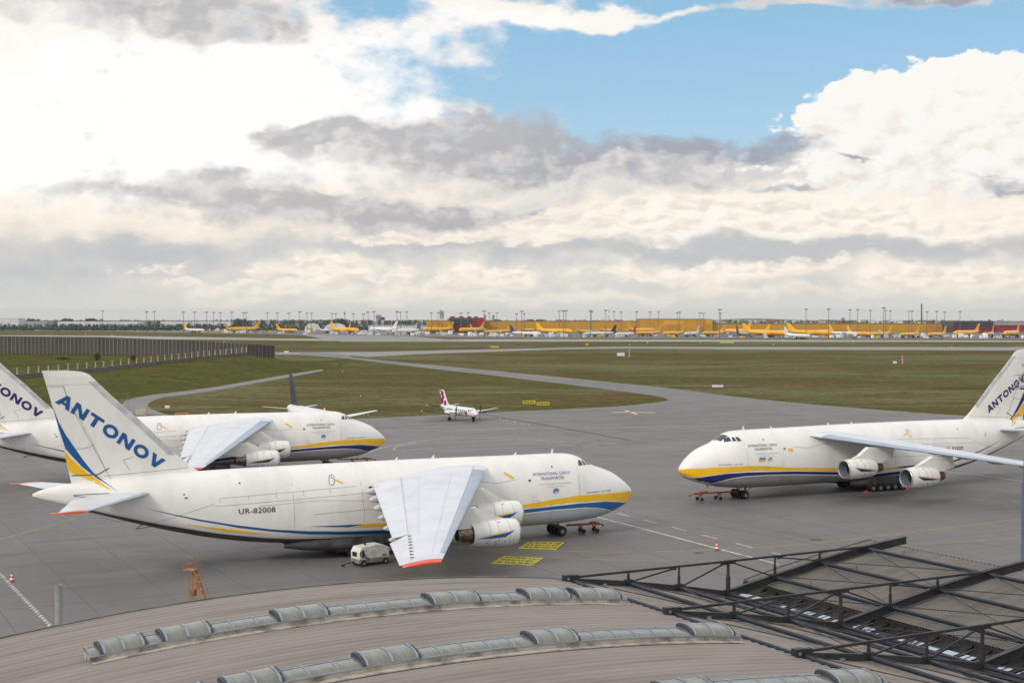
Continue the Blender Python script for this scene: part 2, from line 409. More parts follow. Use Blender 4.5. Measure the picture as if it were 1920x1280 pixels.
# ------------------------------------------------------------------ ground, apron, taxiways
GRID = radians(27.1)
GU, GV = Vector((cos(GRID), sin(GRID), 0)), Vector((-sin(GRID), cos(GRID), 0))
def grass_mat(name, a, b, c, d, patch=.006):
    m = bpy.data.materials.new(name); m.use_nodes = True; nt = m.node_tree; X.nt = nt
    bs = nt.nodes['Principled BSDF']; bs.inputs['Roughness'].default_value = 1.0; bs.inputs['Specular IOR Level'].default_value = .03
    tc = nt.nodes.new('ShaderNodeTexCoord'); mp = nt.nodes.new('ShaderNodeMapping')
    mp.inputs['Rotation'].default_value = (0, 0, radians(14)); mp.inputs['Scale'].default_value = (.65, 1.35, 1)
    nt.links.new(tc.outputs['Object'], mp.inputs[0]); P = mp.outputs[0]
    n1, n2, n3, n4 = noise(P, patch, 6, .62), noise(P, patch * 6, 6, .65), noise(tc.outputs['Object'], .35, 6, .7), noise(P, patch * 2.3, 4, .6, .6)
    c1 = mixc(sstep(n1 + (n2 - .5) * .7, .42, .60), a, b)
    c1 = mixc(sstep(n4 + (n2 - .5) * .7, .50, .66) * .8, c1, c)
    c1 = mixc(sstep(n2 + (n4 - .5) * .5, .54, .70) * .85, c1, d)
    sg = nt.nodes.new('ShaderNodeSeparateXYZ'); nt.links.new(tc.outputs['Object'], sg.inputs[0])
    mow = X.m('SINE', (X(sg.outputs[0]) * .34 + X(sg.outputs[1]) * .94 + n2 * 9.0) * .38) * .05 + 1.0
    c1 = mixc(1.0, c1, xyz(mow, mow, mow), 'MULTIPLY')
    c1 = mixc(.75, c1, xyz(*[sstep(n3, .25, .75, .40, 1.55)] * 3), 'MULTIPLY')
    nt.links.new(c1, bs.inputs['Base Color'])
    bp = nt.nodes.new('ShaderNodeBump'); bp.inputs['Strength'].default_value = .8; bp.inputs['Distance'].default_value = .25
    xset(bp.inputs['Height'], n3); nt.links.new(bp.outputs[0], bs.inputs['Normal'])
    return m
M_GRASS = grass_mat('airfield_grass', (.090, .082, .024), (.138, .134, .064), (.142, .086, .040), (.050, .058, .014))
M_BANK = grass_mat('bank_grass', (.062, .074, .013), (.082, .088, .02), (.14, .095, .035), (.036, .048, .008), .02)
def concrete(name, base, var, joints=True, fine=1.0, tint=.0):
    m = bpy.data.materials.new(name); m.use_nodes = True; nt = m.node_tree; X.nt = nt
    bs = nt.nodes['Principled BSDF']; bs.inputs['Roughness'].default_value = .62; bs.inputs['Specular IOR Level'].default_value = .45
    ge = nt.nodes.new('ShaderNodeNewGeometry'); mp = nt.nodes.new('ShaderNodeMapping'); mp.vector_type = 'TEXTURE'
    mp.inputs['Rotation'].default_value = (0, 0, GRID); nt.links.new(ge.outputs['Position'], mp.inputs[0]); P = mp.outputs[0]
    sp = nt.nodes.new('ShaderNodeSeparateXYZ'); nt.links.new(P, sp.inputs[0]); u, v = X(sp.outputs[0]), X(sp.outputs[1])
    big = noise(P, .012, 5, .6); mid = noise(P, .09, 6, .65); st = noise(xyz(u * .012, v * .16), 1.0, 6, .65); st2 = noise(xyz(u * .2, v * .02), 1.0, 5, .6); fi = noise(P, 1.6, 6, .7)
    k = (big - .5) * .45 + (mid - .5) * .3 + (st - .5) * .4 + (st2 - .5) * .2 + (fi - .5) * .22 * fine
    c = mixc(1.0, base, xyz(*[k * var + 1.0] * 3), 'MULTIPLY')
    stain = sstep(noise(P, .16, 7, .7, .5), .63, .74)
    c = mixc(stain * .4, c, tuple(q * .55 for q in base))
    crack = X.m('ABSOLUTE', noise(P, .035, 4, .55, .4) - .5)
    c = mixc(sstep(crack, .006, .002) * .2, c, tuple(q * .35 for q in base))
    tyre = X.m('ABSOLUTE', noise(xyz(u * .006, v * .03), 1.0, 3, .5, 1.2) - .52)
    c = mixc(sstep(tyre, .022, .004) * sstep(noise(P, .05, 3, .5), .45, .6) * .35, c, tuple(q * .5 for q in base))
    warm = sstep(noise(P, .02, 3, .5), .45, .65)
    c = mixc(warm * .35, c, (base[0] * 1.03, base[1] * .95, base[2] * .87))
    if joints:
        # each cast slab has its own tone; the dark sealed joints between far slabs
        fu, fv = X.m('FLOOR', (u - 1.8) / 7.5), X.m('FLOOR', (v - 5.3) / 7.5)
        wn = nt.nodes.new('ShaderNodeTexWhiteNoise'); nt.links.new(xyz(fu, fv), wn.inputs[0])
        c = mixc(1.0, c, xyz(*[X(wn.outputs[0]) * .12 + .94] * 3), 'MULTIPLY')
        ju = X.m('ABSOLUTE', (u - 1.8) / 7.5 - fu - .5) * 2; jv = X.m('ABSOLUTE', (v - 5.3) / 7.5 - fv - .5) * 2
        j = sstep(X.m('MAXIMUM', ju, jv), .982, .992)
        c = mixc(j * .55, c, (.05, .048, .045))
    nt.links.new(c, bs.inputs['Base Color'])
    xset(bs.inputs['Roughness'], sstep(mid + (st - .5), .2, .8, .48, .72))
    return m
M_APRON = concrete('apron_concrete', (.148, .1375, .131), 1.0)
M_SLAB = concrete('slab_concrete', (.148, .1375, .131), 1.0, joints=False)
M_FAR = concrete('far_apron_concrete', (.115, .11, .108), .7, joints=False)
M_TAXI = concrete('taxiway_asphalt', (.225, .212, .20), .7, joints=False)
M_RUN = concrete('runway_concrete', (.30, .275, .255), .7, joints=False)
M_ROAD = concrete('service_road_asphalt', (.165, .158, .155), .6, joints=False)
def curve_z(d):      # the land falls away towards the town, then follows the curve of the earth
    q = max(0.0, d - 2800.0); return -.0056 * q * q / (q + 1500.0)
# one sheet to the horizon, following the curve of the earth beyond 2.8 km
radii = [0, 60, 150, 300, 500, 800, 1200, 1700, 2200, 2600, 3200, 4000, 5200, 7000, 9500, 13000, 18000, 26000]
g = MB(); NS = 64
g.rings([[(r * sin(2 * pi * i / NS), r * cos(2 * pi * i / NS), curve_z(r)) for i in range(NS)] for r in (radii[1:])], True, False)
g.add([(0, 0, 0)] + [(60 * sin(2 * pi * i / NS), 60 * cos(2 * pi * i / NS), 0) for i in range(NS)], [(0, 1 + (i + 1) % NS, 1 + i) for i in range(NS)])
ground = struct(g.build('ground', M_GRASS, smooth=180))
def sheet(name, pts, mat, z=.02, parent=None):
    o = MB().poly([(p[0], p[1], z) for p in pts]).build(name, mat, parent)
    return o
def smooth_line(pts, n=8, closed=False):
    """Catmull-Rom through 2D points"""
    out = []
    P = [pts[0]] + list(pts) + [pts[-1]]
    for i in range(1, len(P) - 2):
        p0, p1, p2, p3 = P[i - 1], P[i], P[i + 1], P[i + 2]
        for k in range(n):
            t = k / n
            out.append(tuple(.5 * (2 * p1[j] + (p2[j] - p0[j]) * t + (2 * p0[j] - 5 * p1[j] + 4 * p2[j] - p3[j]) * t * t + (3 * p1[j] - p0[j] - 3 * p2[j] + p3[j]) * t**3) for j in (0, 1)))
    out.append(tuple(pts[-1][:2])); return out
G2 = lambda l: [tuple(gp(a, b)[:2]) for a, b in l]
near_patch = smooth_line(G2([(-120, 800), (120, 790), (270, 786), (480, 787), (660, 785), (780, 780), (900, 774), (1000, 769.5), (1150, 762), (1215, 756), (1252, 750.5), (1240, 744.5), (1200, 738), (1100, 725), (1000, 713), (900, 701), (800, 690), (700, 678), (640, 671), (560, 665.5)]), 6)
upper = smooth_line(G2([(560, 659.5), (640, 664), (660, 669), (690, 673), (830, 686), (1000, 702), (1250, 727), (1350, 740), (1480, 754), (1600, 764), (1700, 772), (1810, 779), (1920, 784)]), 6)
apron_pts = [(-420, 30), (420, 30), (420, 120)] + upper[::-1] + near_patch[::-1] + [(-420, 330)]
apron = struct(sheet('apron', apron_pts, M_APRON, .03))
# cast slabs near the camera, each a piece of its own with sealed joints between them
slab_b = MB(); e = .035
slab_b.v = [(x, y, z) for z, k in ((0, 3.75 - e), (.016, 3.75 - e), (.022, 3.75 - e - .02)) for x, y in ((-k, -k), (k, -k), (k, k), (-k, k))]
slab_b.f = [(8, 9, 10, 11)] + [(a + i, a + (i + 1) % 4, a + 4 + (i + 1) % 4, a + 4 + i) for a in (0, 4) for i in range(4)]; slab_b.m = [0] * 9
slab_me = slab_b.mesh('slab', M_SLAB)
cand = []
for i in range(-60, 60):
    for j in range(-20, 80):
        c = GU * (1.8 + 7.5 * (i + .5)) + GV * (5.3 + 7.5 * (j + .5))
        if c.y < 104 or c.y > 215 or abs(c.x) > .375 * c.y + 5: continue
        # the terminal stands on the near ground on the right
        if c.y < 96 + (.55 * c.x if c.x > 0 else .5 * c.x * .2): continue
        cand.append((c.length, c))
cand.sort(key=lambda q: q[0])
for k, (d, c) in enumerate(cand[:300]):
    link('slab', slab_me, apron, loc=(c.x, c.y, .03), rot=(0, 0, GRID))
rest = MB()
for d, c in cand[300:]:
    b = len(rest.v); rest.v += [tuple(c + GU * x + GV * y + Vector((0, 0, .03 + z))) for x, y, z in slab_b.v]
    rest.f += [tuple(b + q for q in f) for f in slab_b.f]; rest.m += [0] * 9
if rest.v: stuff(rest.build('slab_field', M_SLAB, apron))
SLABZ = .054
# far strips: crossing taxiway, runway, far apron
struct(sheet('crossing_taxiway', G2([(-300, 661.5), (300, 661), (520, 660.3), (700, 659.5), (900, 655), (1150, 649.8), (1400, 650), (2300, 651), (2300, 658), (1920, 657), (1400, 655), (1180, 653), (1050, 655), (900, 660), (780, 664), (690, 669), (640, 665), (520, 664.5), (-300, 668)]), M_TAXI, .024))
struct(sheet('runway', G2([(-500, 626.5), (200, 629.2), (520, 634.5), (700, 635.6), (1200, 636.6), (2300, 638.6), (2300, 641.2), (1400, 640.6), (700, 639.8), (400, 636.5), (-500, 632.5)]), M_RUN, .028))
struct(sheet('cargo_apron', G2([(-300, 618.5), (200, 621), (620, 629), (1000, 634), (1500, 635), (2300, 636.4), (2300, 606), (-300, 606)]), M_FAR, .032))
struct(sheet('link_taxiway', G2([(560, 627), (760, 630), (900, 640.5), (640, 640.5)]), M_TAXI, .036))
# service road winding up to the bank
rl = smooth_line(G2([(224, 774), (229, 758), (242, 749), (284, 740.5), (330, 735.5), (400, 726), (470, 714), (540, 702), (604, 692)]), 6)
rr = smooth_line(G2([(322, 780), (283, 766), (279, 756), (300, 746.5), (336, 741), (400, 732.5), (470, 720), (545, 706.5), (606, 694.8)]), 6)
struct(sheet('service_road', rl + rr[::-1], M_ROAD, .034))
# ---- bank behind the road: toe, crest under the fence, field up to the noise wall
cols = [  # px, toe, crest (px y, distance), wall foot (px y, distance)
    (-420, 790, (735, 470), (665, 715)), (-200, 775, (724, 490), (663, 715)), (0, 762, (713, 512), (662, 715)), (100, 756, (703.5, 545), (662.5, 715)), (200, 753, (695, 580), (664.5, 712)), (300, 737, (683, 625), (666.5, 705)),
    (407, 724, (671.5, 665), (667.5, 702)), (463, 714, (666, 690), (666, 705)), (515, 705, (671, 705), (676, 722)), (560, 698, (681, 705), (681, 735)), (610, 692, (684, 720), (680, 760)), (650, 688, (685, 740), (680, 790))]
CREST, FOOT = [], []
rows = []
for px, toe, (cy, cd), (wy, wd) in cols:
    T = gp(px, toe); Cp = at(px, cy, cd); W = at(px, wy, wd)
    if px > 515: Cp.z = max(0.02, min(Cp.z, .4 if px > 600 else Cp.z)); W.z = max(.02, min(W.z, .3))
    CREST.append((px, Cp)); FOOT.append((px, W))
    m1 = T.lerp(Cp, .25); m1.z = Cp.z * .12; m2 = T.lerp(Cp, .6); m2.z = Cp.z * .6; m3 = T.lerp(Cp, .9); m3.z = Cp.z * .97
    B = W + Vector((0, 45, 0)); B.z = .0; B2 = W + Vector((0, 8, 0))
    T.z = .012
    rows.append([T, m1, m2, m3, Cp, Cp.lerp(W, .4), W, B2, B])
bk = MB()
def lerp_rows(a, b, t): return [p.lerp(q, t) for p, q in zip(a, b)]
fine_rows = []
for a, b in zip(rows, rows[1:]):
    for k in range(6): fine_rows.append(lerp_rows(a, b, k / 6))
fine_rows.append(rows[-1])
bk.rings([[p + Vector((0, 0, (rnd.random() - .5) * (.5 if 0 < i < 6 else 0))) for i, p in enumerate(r)] for r in fine_rows], False)
struct(bk.build('grass_bank', M_BANK, smooth=180))
def along(lst, px):
    for (a, p), (b, q) in zip(lst, lst[1:]):
        if a <= px <= b: return p.lerp(q, (px - a) / (b - a))
# ---- painted markings
M_WHITE = pmat('marking_white', (.62, .6, .58), .7, var=.25, scale=.8)
M_YEL = pmat('marking_yellow', (.42, .33, .04), .7, var=.25, scale=.8)
M_YELB = pmat('marking_yellow_box', (.52, .44, .04), .7, var=.15, scale=.8)
M_BLK = pmat('marking_black', (.03, .03, .025), .7, var=.2, scale=2)
M_RED = pmat('marking_red', (.3, .03, .03), .7, var=.2)
def stripe(mb, pts, w, z=SLABZ + .004, dash=None, mi=0):
    pts = [Vector((p[0], p[1], 0)) for p in pts]
    segs = []
    if dash:
        on, off = dash; pos = 0.0; state = True; left = on; cur = [pts[0]]
        for a, b in zip(pts, pts[1:]):
            L = (b - a).length; t = 0.0
            while L - t > left:
                t += left; p = a.lerp(b, t / L)
                if state: cur.append(p); segs.append(cur)
                cur = [p]; state = not state; left = on if state else off
            left -= L - t
            if state: cur.append(b)
        if state and len(cur) > 1: segs.append(cur)
    else: segs = [pts]
    for s in segs:
        L, R = [], []
        for i, p in enumerate(s):
            d = (s[min(i + 1, len(s) - 1)] - s[max(i - 1, 0)]).normalized(); n = Vector((-d.y, d.x, 0)) * (w / 2)
            L.append((p + n) + Vector((0, 0, z))); R.append((p - n) + Vector((0, 0, z)))
        for i in range(len(s) - 1): mb.add([R[i], R[i + 1], L[i + 1], L[i]], [(0, 1, 2, 3)], mi)
wl = MB()
stripe(wl, [gp(1040, 946), gp(1105, 966), gp(1200, 990), gp(1350, 1030), gp(1460, 1058)], .28)
stripe(wl, [gp(1120, 950), gp(1160, 963), gp(1320, 1004), gp(1500, 1049)], .2, dash=(3.2, 3.6))
stripe(wl, smooth_line(G2([(690, 848), (716, 840), (744, 835), (790, 826.5), (860, 821.5), (960, 822.5), (1060, 829), (1160, 831)]), 6), .3)
stripe(wl, smooth_line(G2([(1160, 840), (1000, 833), (880, 835), (800, 841), (756, 845), (738, 842), (752, 836), (800, 829)]), 6), .22)
stripe(wl, G2([(690, 808), (960, 804.5), (1250, 800.5), (1400, 796.5)]), .45)
stripe(wl, G2([(1170, 812), (1420, 803)]), .3)
stripe(wl, G2([(1740, 880), (1850, 893), (1990, 912)]), .3)
wl.build('white_line', M_WHITE, apron)
tick = MB()
A_, B_ = gp(-40, 1035), gp(100, 1180)
d_ = (B_ - A_).normalized(); n_ = Vector((-d_.y, d_.x, 0)); L_ = (B_ - A_).length; k = 0
while k * .5 < L_:
    c = A_ + d_ * (k * .5) + n_ * (.09 if k % 2 else -.09)
    tick.add([c + d_ * x + n_ * y + Vector((0, 0, SLABZ + .004)) for x, y in ((-.22, -.1), (.22, -.1), (.22, .1), (-.22, .1))], [(0, 1, 2, 3)]); k += 1
tick.build('zigzag_line', M_WHITE, apron)
yl = MB()
stripe(yl, smooth_line(G2([(860, 1026), (980, 1032), (1050, 1033.5), (1200, 1035), (1350, 1030), (1500, 1021), (1660, 1004), (1920, 972), (2050, 955)]), 5), .17)
stripe(yl, smooth_line(G2([(840, 1022), (930, 1035), (1000, 1043), (1150, 1050), (1300, 1052), (1420, 1050)]), 5), .15)
stripe(yl, G2([(100, 965), (140, 972), (0, 1012)]), .2)
stripe(yl, smooth_line(G2([(1600, 1030), (1700, 1022), (1920, 1008), (2050, 1000)]), 4), .14)
yl.build('yellow_line', M_YEL, apron)
yb = MB(); stripe(yb, G2([(1148, 773), (1185, 772.5), (1228, 774)]), 1.5); stripe(yb, G2([(1172, 769.5), (1195, 777)]), 1.0); yb.build('yellow_chevron', M_AYEL, apron)
rl_ = MB(); stripe(rl_, G2([(0, 1022), (120, 1013), (290, 1000)]), .12); stripe(rl_, G2([(1060, 841), (1142, 821)]), .3, dash=(3, 3))
rl_.build('red_line', M_RED, apron)
dr = MB(); stripe(dr, G2([(905, 777), (1000, 793), (1065, 804.5), (1180, 825)]), .5); stripe(dr, G2([(1330, 985), (1470, 1009), (1560, 1027)]), .12)
dr.build('drain_slot', M_BLK, apron)
for px, py, w in ((1311, 1037, .9), (1530, 1012, 1.3)):
    c = gp(px, py); mb = MB(); mb.lathe([(0, w * .62), (.012, w * .6), (.012, w * .3), (.008, .01)], (c.x, c.y, SLABZ + .002), 'z', 18)
    mb.build('manhole_cover', pmat('cast_iron', (.05, .048, .045), .6), apron, smooth=30)
for n, q in enumerate(([(970, 1028), (1042, 1030.5), (1060, 1016), (990, 1014)], [(918, 1056), (998, 1060), (1020, 1045), (945, 1041)])):
    a, b, c, d = (gp(*p, z=SLABZ + .004) for p in q); mb = MB(); mb.poly([a, b, c, d])
    mid = (a + b + c + d) / 4; up = Vector((0, 0, .005))
    bd = [mid + (p - mid) * 1.05 for p in (a, b, c, d)]
    for i in range(4): mb.add([bd[i] , bd[(i + 1) % 4], (a, b, c, d)[(i + 1) % 4] - up * 0, (a, b, c, d)[i]], [(0, 1, 2, 3)], 1)
    for r in range(3):
        t = .2 + .28 * r; x = .1
        while x < .88:
            w = .03 + rnd.random() * .09
            P = lambda u, v: a.lerp(b, u).lerp(d.lerp(c, u), v) + up
            mb.add([P(x, t), P(x + w, t), P(x + w, t + .1), P(x, t + .1)], [(0, 1, 2, 3)], 1); x += w + .02 + rnd.random() * .05
    mb.build('painted_stand_notice', [M_YELB, M_BLK], apron)
# ------------------------------------------------------------------ noise wall and fence on the bank
M_WPAN = pmat('wall_panel', (.078, .067, .061), .8, var=.25, scale=.6, obj_var=.15)
M_WPOST = pmat('wall_post', (.21, .20, .19), .7, var=.15, scale=.6)
M_GAB = pmat('gabion_stone', (.15, .135, .125), .85, var=.35, scale=1.6, bump=.6)
M_FPOST = pmat('fence_post', (.58, .48, .34), .7, var=.15, scale=2)
M_MESH = pmat('fence_wire', (.16, .15, .13), .6)
wall = thing('noise_wall', 'tall dark brown noise wall with pale grey posts along the top of the bank', 'wall', tuple(at(200, 664.5, 712)))
W0 = Vector(wall.location)
tops = [(-420, 622), (-200, 626), (0, 630), (200, 632), (300, 636), (400, 640.2), (463, 644.5), (516, 647.5)]
wd = [(-420, 715), (200, 712), (300, 705), (463, 705), (516, 724)]
xs_ = []
x = -412.0
while x < 514.5: xs_.append(x); x += 7.35
xs_.append(515.0)
post_me = MB().box((0, 0, .5), (.32, .42, 1)).mesh('wall_post', M_WPOST)
pan_me = MB().box((0, 0, .5), (1, .16, 1)).mesh('wall_panel', M_WPAN)
prev = None
for x in xs_:
    d = itp(x, wd); top = at(x, itp(x, tops), d); base = along(FOOT, x).z - 1.2
    link('post', post_me, wall, loc=Vector((top.x, d, base)) - W0).scale = (1, 1, top.z - base + .08)
    if prev:
        a, b = prev, Vector((top.x, d, base)); v = b - a; ang = atan2(v.y, v.x); L = sqrt(v.x**2 + v.y**2)
        o = link('panel', pan_me, wall, loc=Vector(((a.x + b.x) / 2, (a.y + b.y) / 2, min(a.z, base))) - W0, rot=(0, 0, ang)); o.scale = (L - .3, 1, min(ptop, top.z) - min(a.z, base))
    prev = Vector((top.x, d, base)); ptop = top.z
fence = thing('security_fence', 'wire fence with pale Y-topped posts on a low stone wall along the bank crest', 'fence', tuple(along(CREST, 200)))
F0 = Vector(fence.location)
pm = MB(); pm.box((0, 0, 1.75), (.40, .34, 3.5)); pm.bar((0, 0, 3.45), (.0, -.45, 4.15), .3, .26); pm.bar((0, 0, 3.45), (.0, .45, 4.15), .3, .26)
post_f = pm.mesh('fence_post', M_FPOST)
fp = [-60, -35, -12, 9.5, 30.5, 51.5, 71, 90, 108.8, 126.5, 144, 161.2, 178, 194, 209.5, 225, 239.5, 254, 268.2, 282, 295.5, 308.5, 321, 333.5, 346, 358, 369.5, 381, 391.5, 402.7, 413, 423, 433.5, 443, 452.5, 461.5]
gab = MB(); wire = MB(); pp = None
for x in fp:
    c = along(CREST, x) - F0
    link('post', post_f, fence, loc=c - Vector((0, 0, .2)))
    if pp is not None:
        for k in range(3):
            a, b = pp.lerp(c, k / 3), pp.lerp(c, (k + 1) / 3)
            gab.bar(a + Vector((0, .5, .75)), b + Vector((0, .5, .75 + .05 * rnd.random())), .8, 1.7 + .15 * rnd.random())
        for h in (2.0, 2.4, 2.8, 3.2): wire.bar(pp + Vector((0, 0, h)), c + Vector((0, 0, h)), .03, .03)
        for h, s in ((3.65, -.25), (3.9, -.42), (3.65, .25), (3.9, .42)): wire.bar(pp + Vector((0, s, h)), c + Vector((0, s, h)), .035, .035)
    pp = c
gab.build('stone_footing', M_GAB, fence); stuff(wire.build('wire', M_MESH, fence))
# shrubs by the fence
def leafmat(name, a, b):
    m = bpy.data.materials.new(name); m.use_nodes = True; nt = m.node_tree; X.nt = nt
    bs = nt.nodes['Principled BSDF']; bs.inputs['Roughness'].default_value = .8; bs.inputs['Specular IOR Level'].default_value = .2
    tc = nt.nodes.new('ShaderNodeTexCoord'); n = noise(tc.outputs['Object'], .25, 5, .7)
    nt.links.new(mixc(sstep(n, .35, .65), a, b), bs.inputs['Base Color']); return m
M_TREE = leafmat('far_tree_leaves', (.034, .058, .036), (.06, .085, .045))
M_SHRUB = leafmat('shrub_leaves', (.03, .05, .015), (.06, .085, .025))
M_BARK = pmat('bark', (.08, .06, .045), .9)
def leaf_clump(mb, c, r, h, n, s, rng, mi=0):
    for _ in range(n):
        u = rng.random() * 2 * pi; w = rng.random() ** .5; zz = rng.random()
        k = (1 - (2 * zz - 1) ** 2) ** .5 * (.75 + .35 * sin(3 * u + c[0]))
        p = Vector((c[0] + r * k * w * cos(u), c[1] + r * k * w * sin(u), c[2] + h * zz))
        a = Vector((rng.gauss(0, 1), rng.gauss(0, 1), rng.gauss(0, .6))).normalized() * s * (.6 + .8 * rng.random()); b = a.orthogonal().normalized() * s * (.5 + .5 * rng.random())
        mb.add([p - a, p + b * .7 - a * .1, p + a, p - b * .7 + a * .1], [(0, 1, 2, 3)], mi)
for n, (px, py, d, w, h, dsc) in enumerate(((182, 673, 660, 1.6, 3.6, 'small upright green bush between fence and noise wall'), (250, 675, 650, 1.6, 2.6, 'dark low shrub close to the fence beside the noise wall'), (117, 672, 660, 3.6, 1.8, 'flat dark bush in the grass below the noise wall'))):
    c = at(px, py, d); c.z = along(CREST, px).lerp(along(FOOT, px), .55).z - .2
    t = thing('shrub', dsc, 'shrub', tuple(c))
    m = MB(); leaf_clump(m, (0, 0, .5), w, h - .5, 420, .32, random.Random(n)); m.build('foliage', M_SHRUB, t)
    MB().tube((0, 0, -.1), (0, 0, h * .5), .14, 6, .05).build('stem', M_BARK, t)
# ------------------------------------------------------------------ far side: buildings
YEL = (.62, .33, .008)
M_BYEL = pmat('yellow_cladding', (.52, .27, .012), .55, var=.08, scale=.05, stretch=(6, 1, 1))
M_BYEL2 = pmat('yellow_cladding_light', (.66, .36, .03), .55, var=.08, scale=.05)
M_BTRIM = pmat('dark_roof_edge', (.10, .075, .06), .6)
M_BRED = pmat('red_cladding', (.36, .012, .025), .5, var=.1, scale=.2)
M_BDRED = pmat('dark_red_cladding', (.16, .012, .02), .5, var=.1, scale=.2)
M_BNAVY = pmat('dark_blue_cladding', (.045, .06, .085), .4, var=.1, scale=.2)
M_GLASS = pmat('window_glass', (.03, .045, .06), .12, var=.1, scale=.3, spec=.8)
M_BWHITE = pmat('white_cladding', (.62, .63, .64), .6, var=.1, scale=.1)
M_BGREY = pmat('grey_cladding', (.32, .34, .36), .6, var=.1, scale=.1)
M_BBEIGE = pmat('beige_facade', (.42, .39, .36), .6, var=.1, scale=.2)
M_ROOFG = pmat('roof_felt', (.22, .22, .22), .8)
M_DHLR = pmat('lettering_red', (.45, .02, .03), .5)
M_DHLP = pmat('lettering_faded_red', (.50, .14, .10), .6)
def zat(py, d): return CAM_H + (587 - py) * d / F_PX - 0 * d
def xat(px, d): return (px - 960) * d / F_PX
def flat_text(s, c, w, h, mat, parent, name='lettering', depth=.08, italic=.0):
    """letters standing on a wall that faces the camera side (-Y)"""
    vs, fs = TXT[s]; m = MB(); m.add([(c[0] + (u - .5) * w + italic * (v - .5) * h, c[1], c[2] + (v - .5) * h) for u, v in vs], fs)
    return m.build(name, mat, parent)
def block(name, label, cat, x0, x1, top, d, mat, depth=60, roof=M_ROOFG, trim=M_BTRIM, base=-1.0):
    """a building seen from px x0 to x1 with its roof line at px top, standing at distance d"""
    X0, X1, Z = xat(x0, d), xat(x1, d), zat(top, d)
    t = thing(name, label, cat, ((X0 + X1) / 2, d, 0))
    hw = (X1 - X0) / 2
    MB().box((0, depth / 2, (Z + base) / 2), (2 * hw, depth, Z - base)).build('wall', mat, t)
    if trim: MB().box((0, depth / 2, Z + .25), (2 * hw + .5, depth + .5, .5)).build('roof', trim if trim else roof, t)
    return t, hw, Z
def windows(t, hw, z0, z1, rows, n, y=-.06, mat=M_GLASS, x0=None, x1=None, gap=.25):
    x0 = -hw if x0 is None else x0; x1 = hw if x1 is None else x1
    w = (x1 - x0) / n; h = (z1 - z0) / rows
    me = MB().box((0, 0, 0), (w * (1 - gap), .12, h * .62)).mesh('window', mat)
    for i in range(n):
        for j in range(rows): link('window', me, t, loc=(x0 + w * (i + .5), y, z0 + h * (j + .5)))
t, hw, Z = block('parcel_hall', 'low yellow hall with red lettering left of the red office block', 'building', 800, 843.5, 601.5, 1880, M_BYEL)
flat_text('DHL', (-0.5, -.12, zat(606.3, 1880)), 14, 3.6, M_DHLR, t, italic=.35)
t, hw, Z = block('red_office_block', 'red office block with a dark glass front between the yellow halls', 'building', 842, 908, 596.3, 1930, M_BRED)
MB().box((-10, -.15, zat(603, 1930)), (hw * 1.35, .3, 7.5)).build('glass_front', M_BNAVY, t)
windows(t, hw, zat(606, 1930), zat(599, 1930), 3, 11, y=-.4, x0=-hw + 2, x1=hw - 9)
MB().box((-4, -.15, zat(612, 1930)), (hw * 1.6, .3, 7)).build('base_front', M_BDRED, t)
for q in (-20, -8, 3, 12): MB().box((q, 20, Z + 1.3), (5 + q % 3, 6, 2.2)).build('roof_plant', M_BTRIM, t)
t, hw, Z = block('freight_hall', 'long low yellow freight hall with a dark roof edge right of the red offices', 'building', 897, 1201, 602.3, 1960, M_BYEL)
panel_me = MB().box((0, -.05, 0), (4.2, .14, Z - 1)).mesh('cladding_panel', M_BYEL)
n = int(2 * hw // 4.5)
for i in range(n): link('cladding_panel', panel_me, t, loc=(-hw + (i + .5) * 2 * hw / n, 0, Z / 2))
for px, w in ((931, 8), (995, 9), (1013, 10)): MB().box((xat(px, 1960) - (xat(897, 1960) + xat(1201, 1960)) / 2, 25, Z + 1.4), (w, 8, 2.4)).build('roof_plant', M_BTRIM, t)
t, hw, Z = block('sorting_hall', 'taller yellow sorting hall standing above the long yellow halls', 'building', 1200, 1336, 598.4, 1940, M_BYEL)
MB().box((-hw + 66 * .7, -.2, zat(604.5, 1940)), (hw * .55, .4, 5.2)).build('light_panel', M_BYEL2, t)
MB().box((hw - 5, -.2, zat(603, 1940)), (9, .4, 7.5)).build('end_panel', M_BYEL2, t)
o = MB().box((-8, -2.5, 3.9), (hw * 2 - 16, 5, 9.8)).build('annex', M_BYEL, t)
flat_text('DHL', (-hw + 46, -5.15, zat(612.8, 1935)), 15, 3.8, M_DHLP, t, italic=.35)
t, hw, Z = block('long_freight_hall', 'very long yellow freight hall behind the aircraft on the right', 'building', 1335.5, 1781, 607.2, 1950, M_BYEL)
panel_me = MB().box((0, -.05, 0), (5.0, .14, Z - .8)).mesh('cladding_panel', M_BYEL)
n = int(2 * hw // 5.3)
for i in range(n): link('cladding_panel', panel_me, t, loc=(-hw + (i + .5) * 2 * hw / n, 0, Z / 2))
flat_text('DHL', (hw - 22, -.3, zat(613.6, 1950)), 21, 4.4, M_DHLP, t, italic=.35)
t, hw, Z = block('dark_office_block', 'dark blue office block with a red base right of the long hall', 'building', 1788, 1860, 602.2, 1900, M_BNAVY)
MB().box((0, -.2, zat(616, 1900) - 2), (2 * hw - .2, .4, 12)).build('red_base', M_BDRED, t)
windows(t, hw, zat(613.5, 1900), zat(604.5, 1900), 2, 12, y=-.5)
t, hw, Z = block('red_terminal_block', 'red and grey office block at the right end of the far apron', 'building', 1861, 1945, 602.8, 1915, M_BGREY)
MB().box((0, -.2, zat(613, 1915) - 2), (2 * hw - .2, .4, 9.5)).build('red_front', M_BRED, t)
windows(t, hw, zat(615, 1915), zat(609.5, 1915), 2, 14, y=-.5, x1=hw - 2)
MB().box((-hw - 4, 3, 8), (10, 6, 16)).build('red_wing', M_BRED, t)
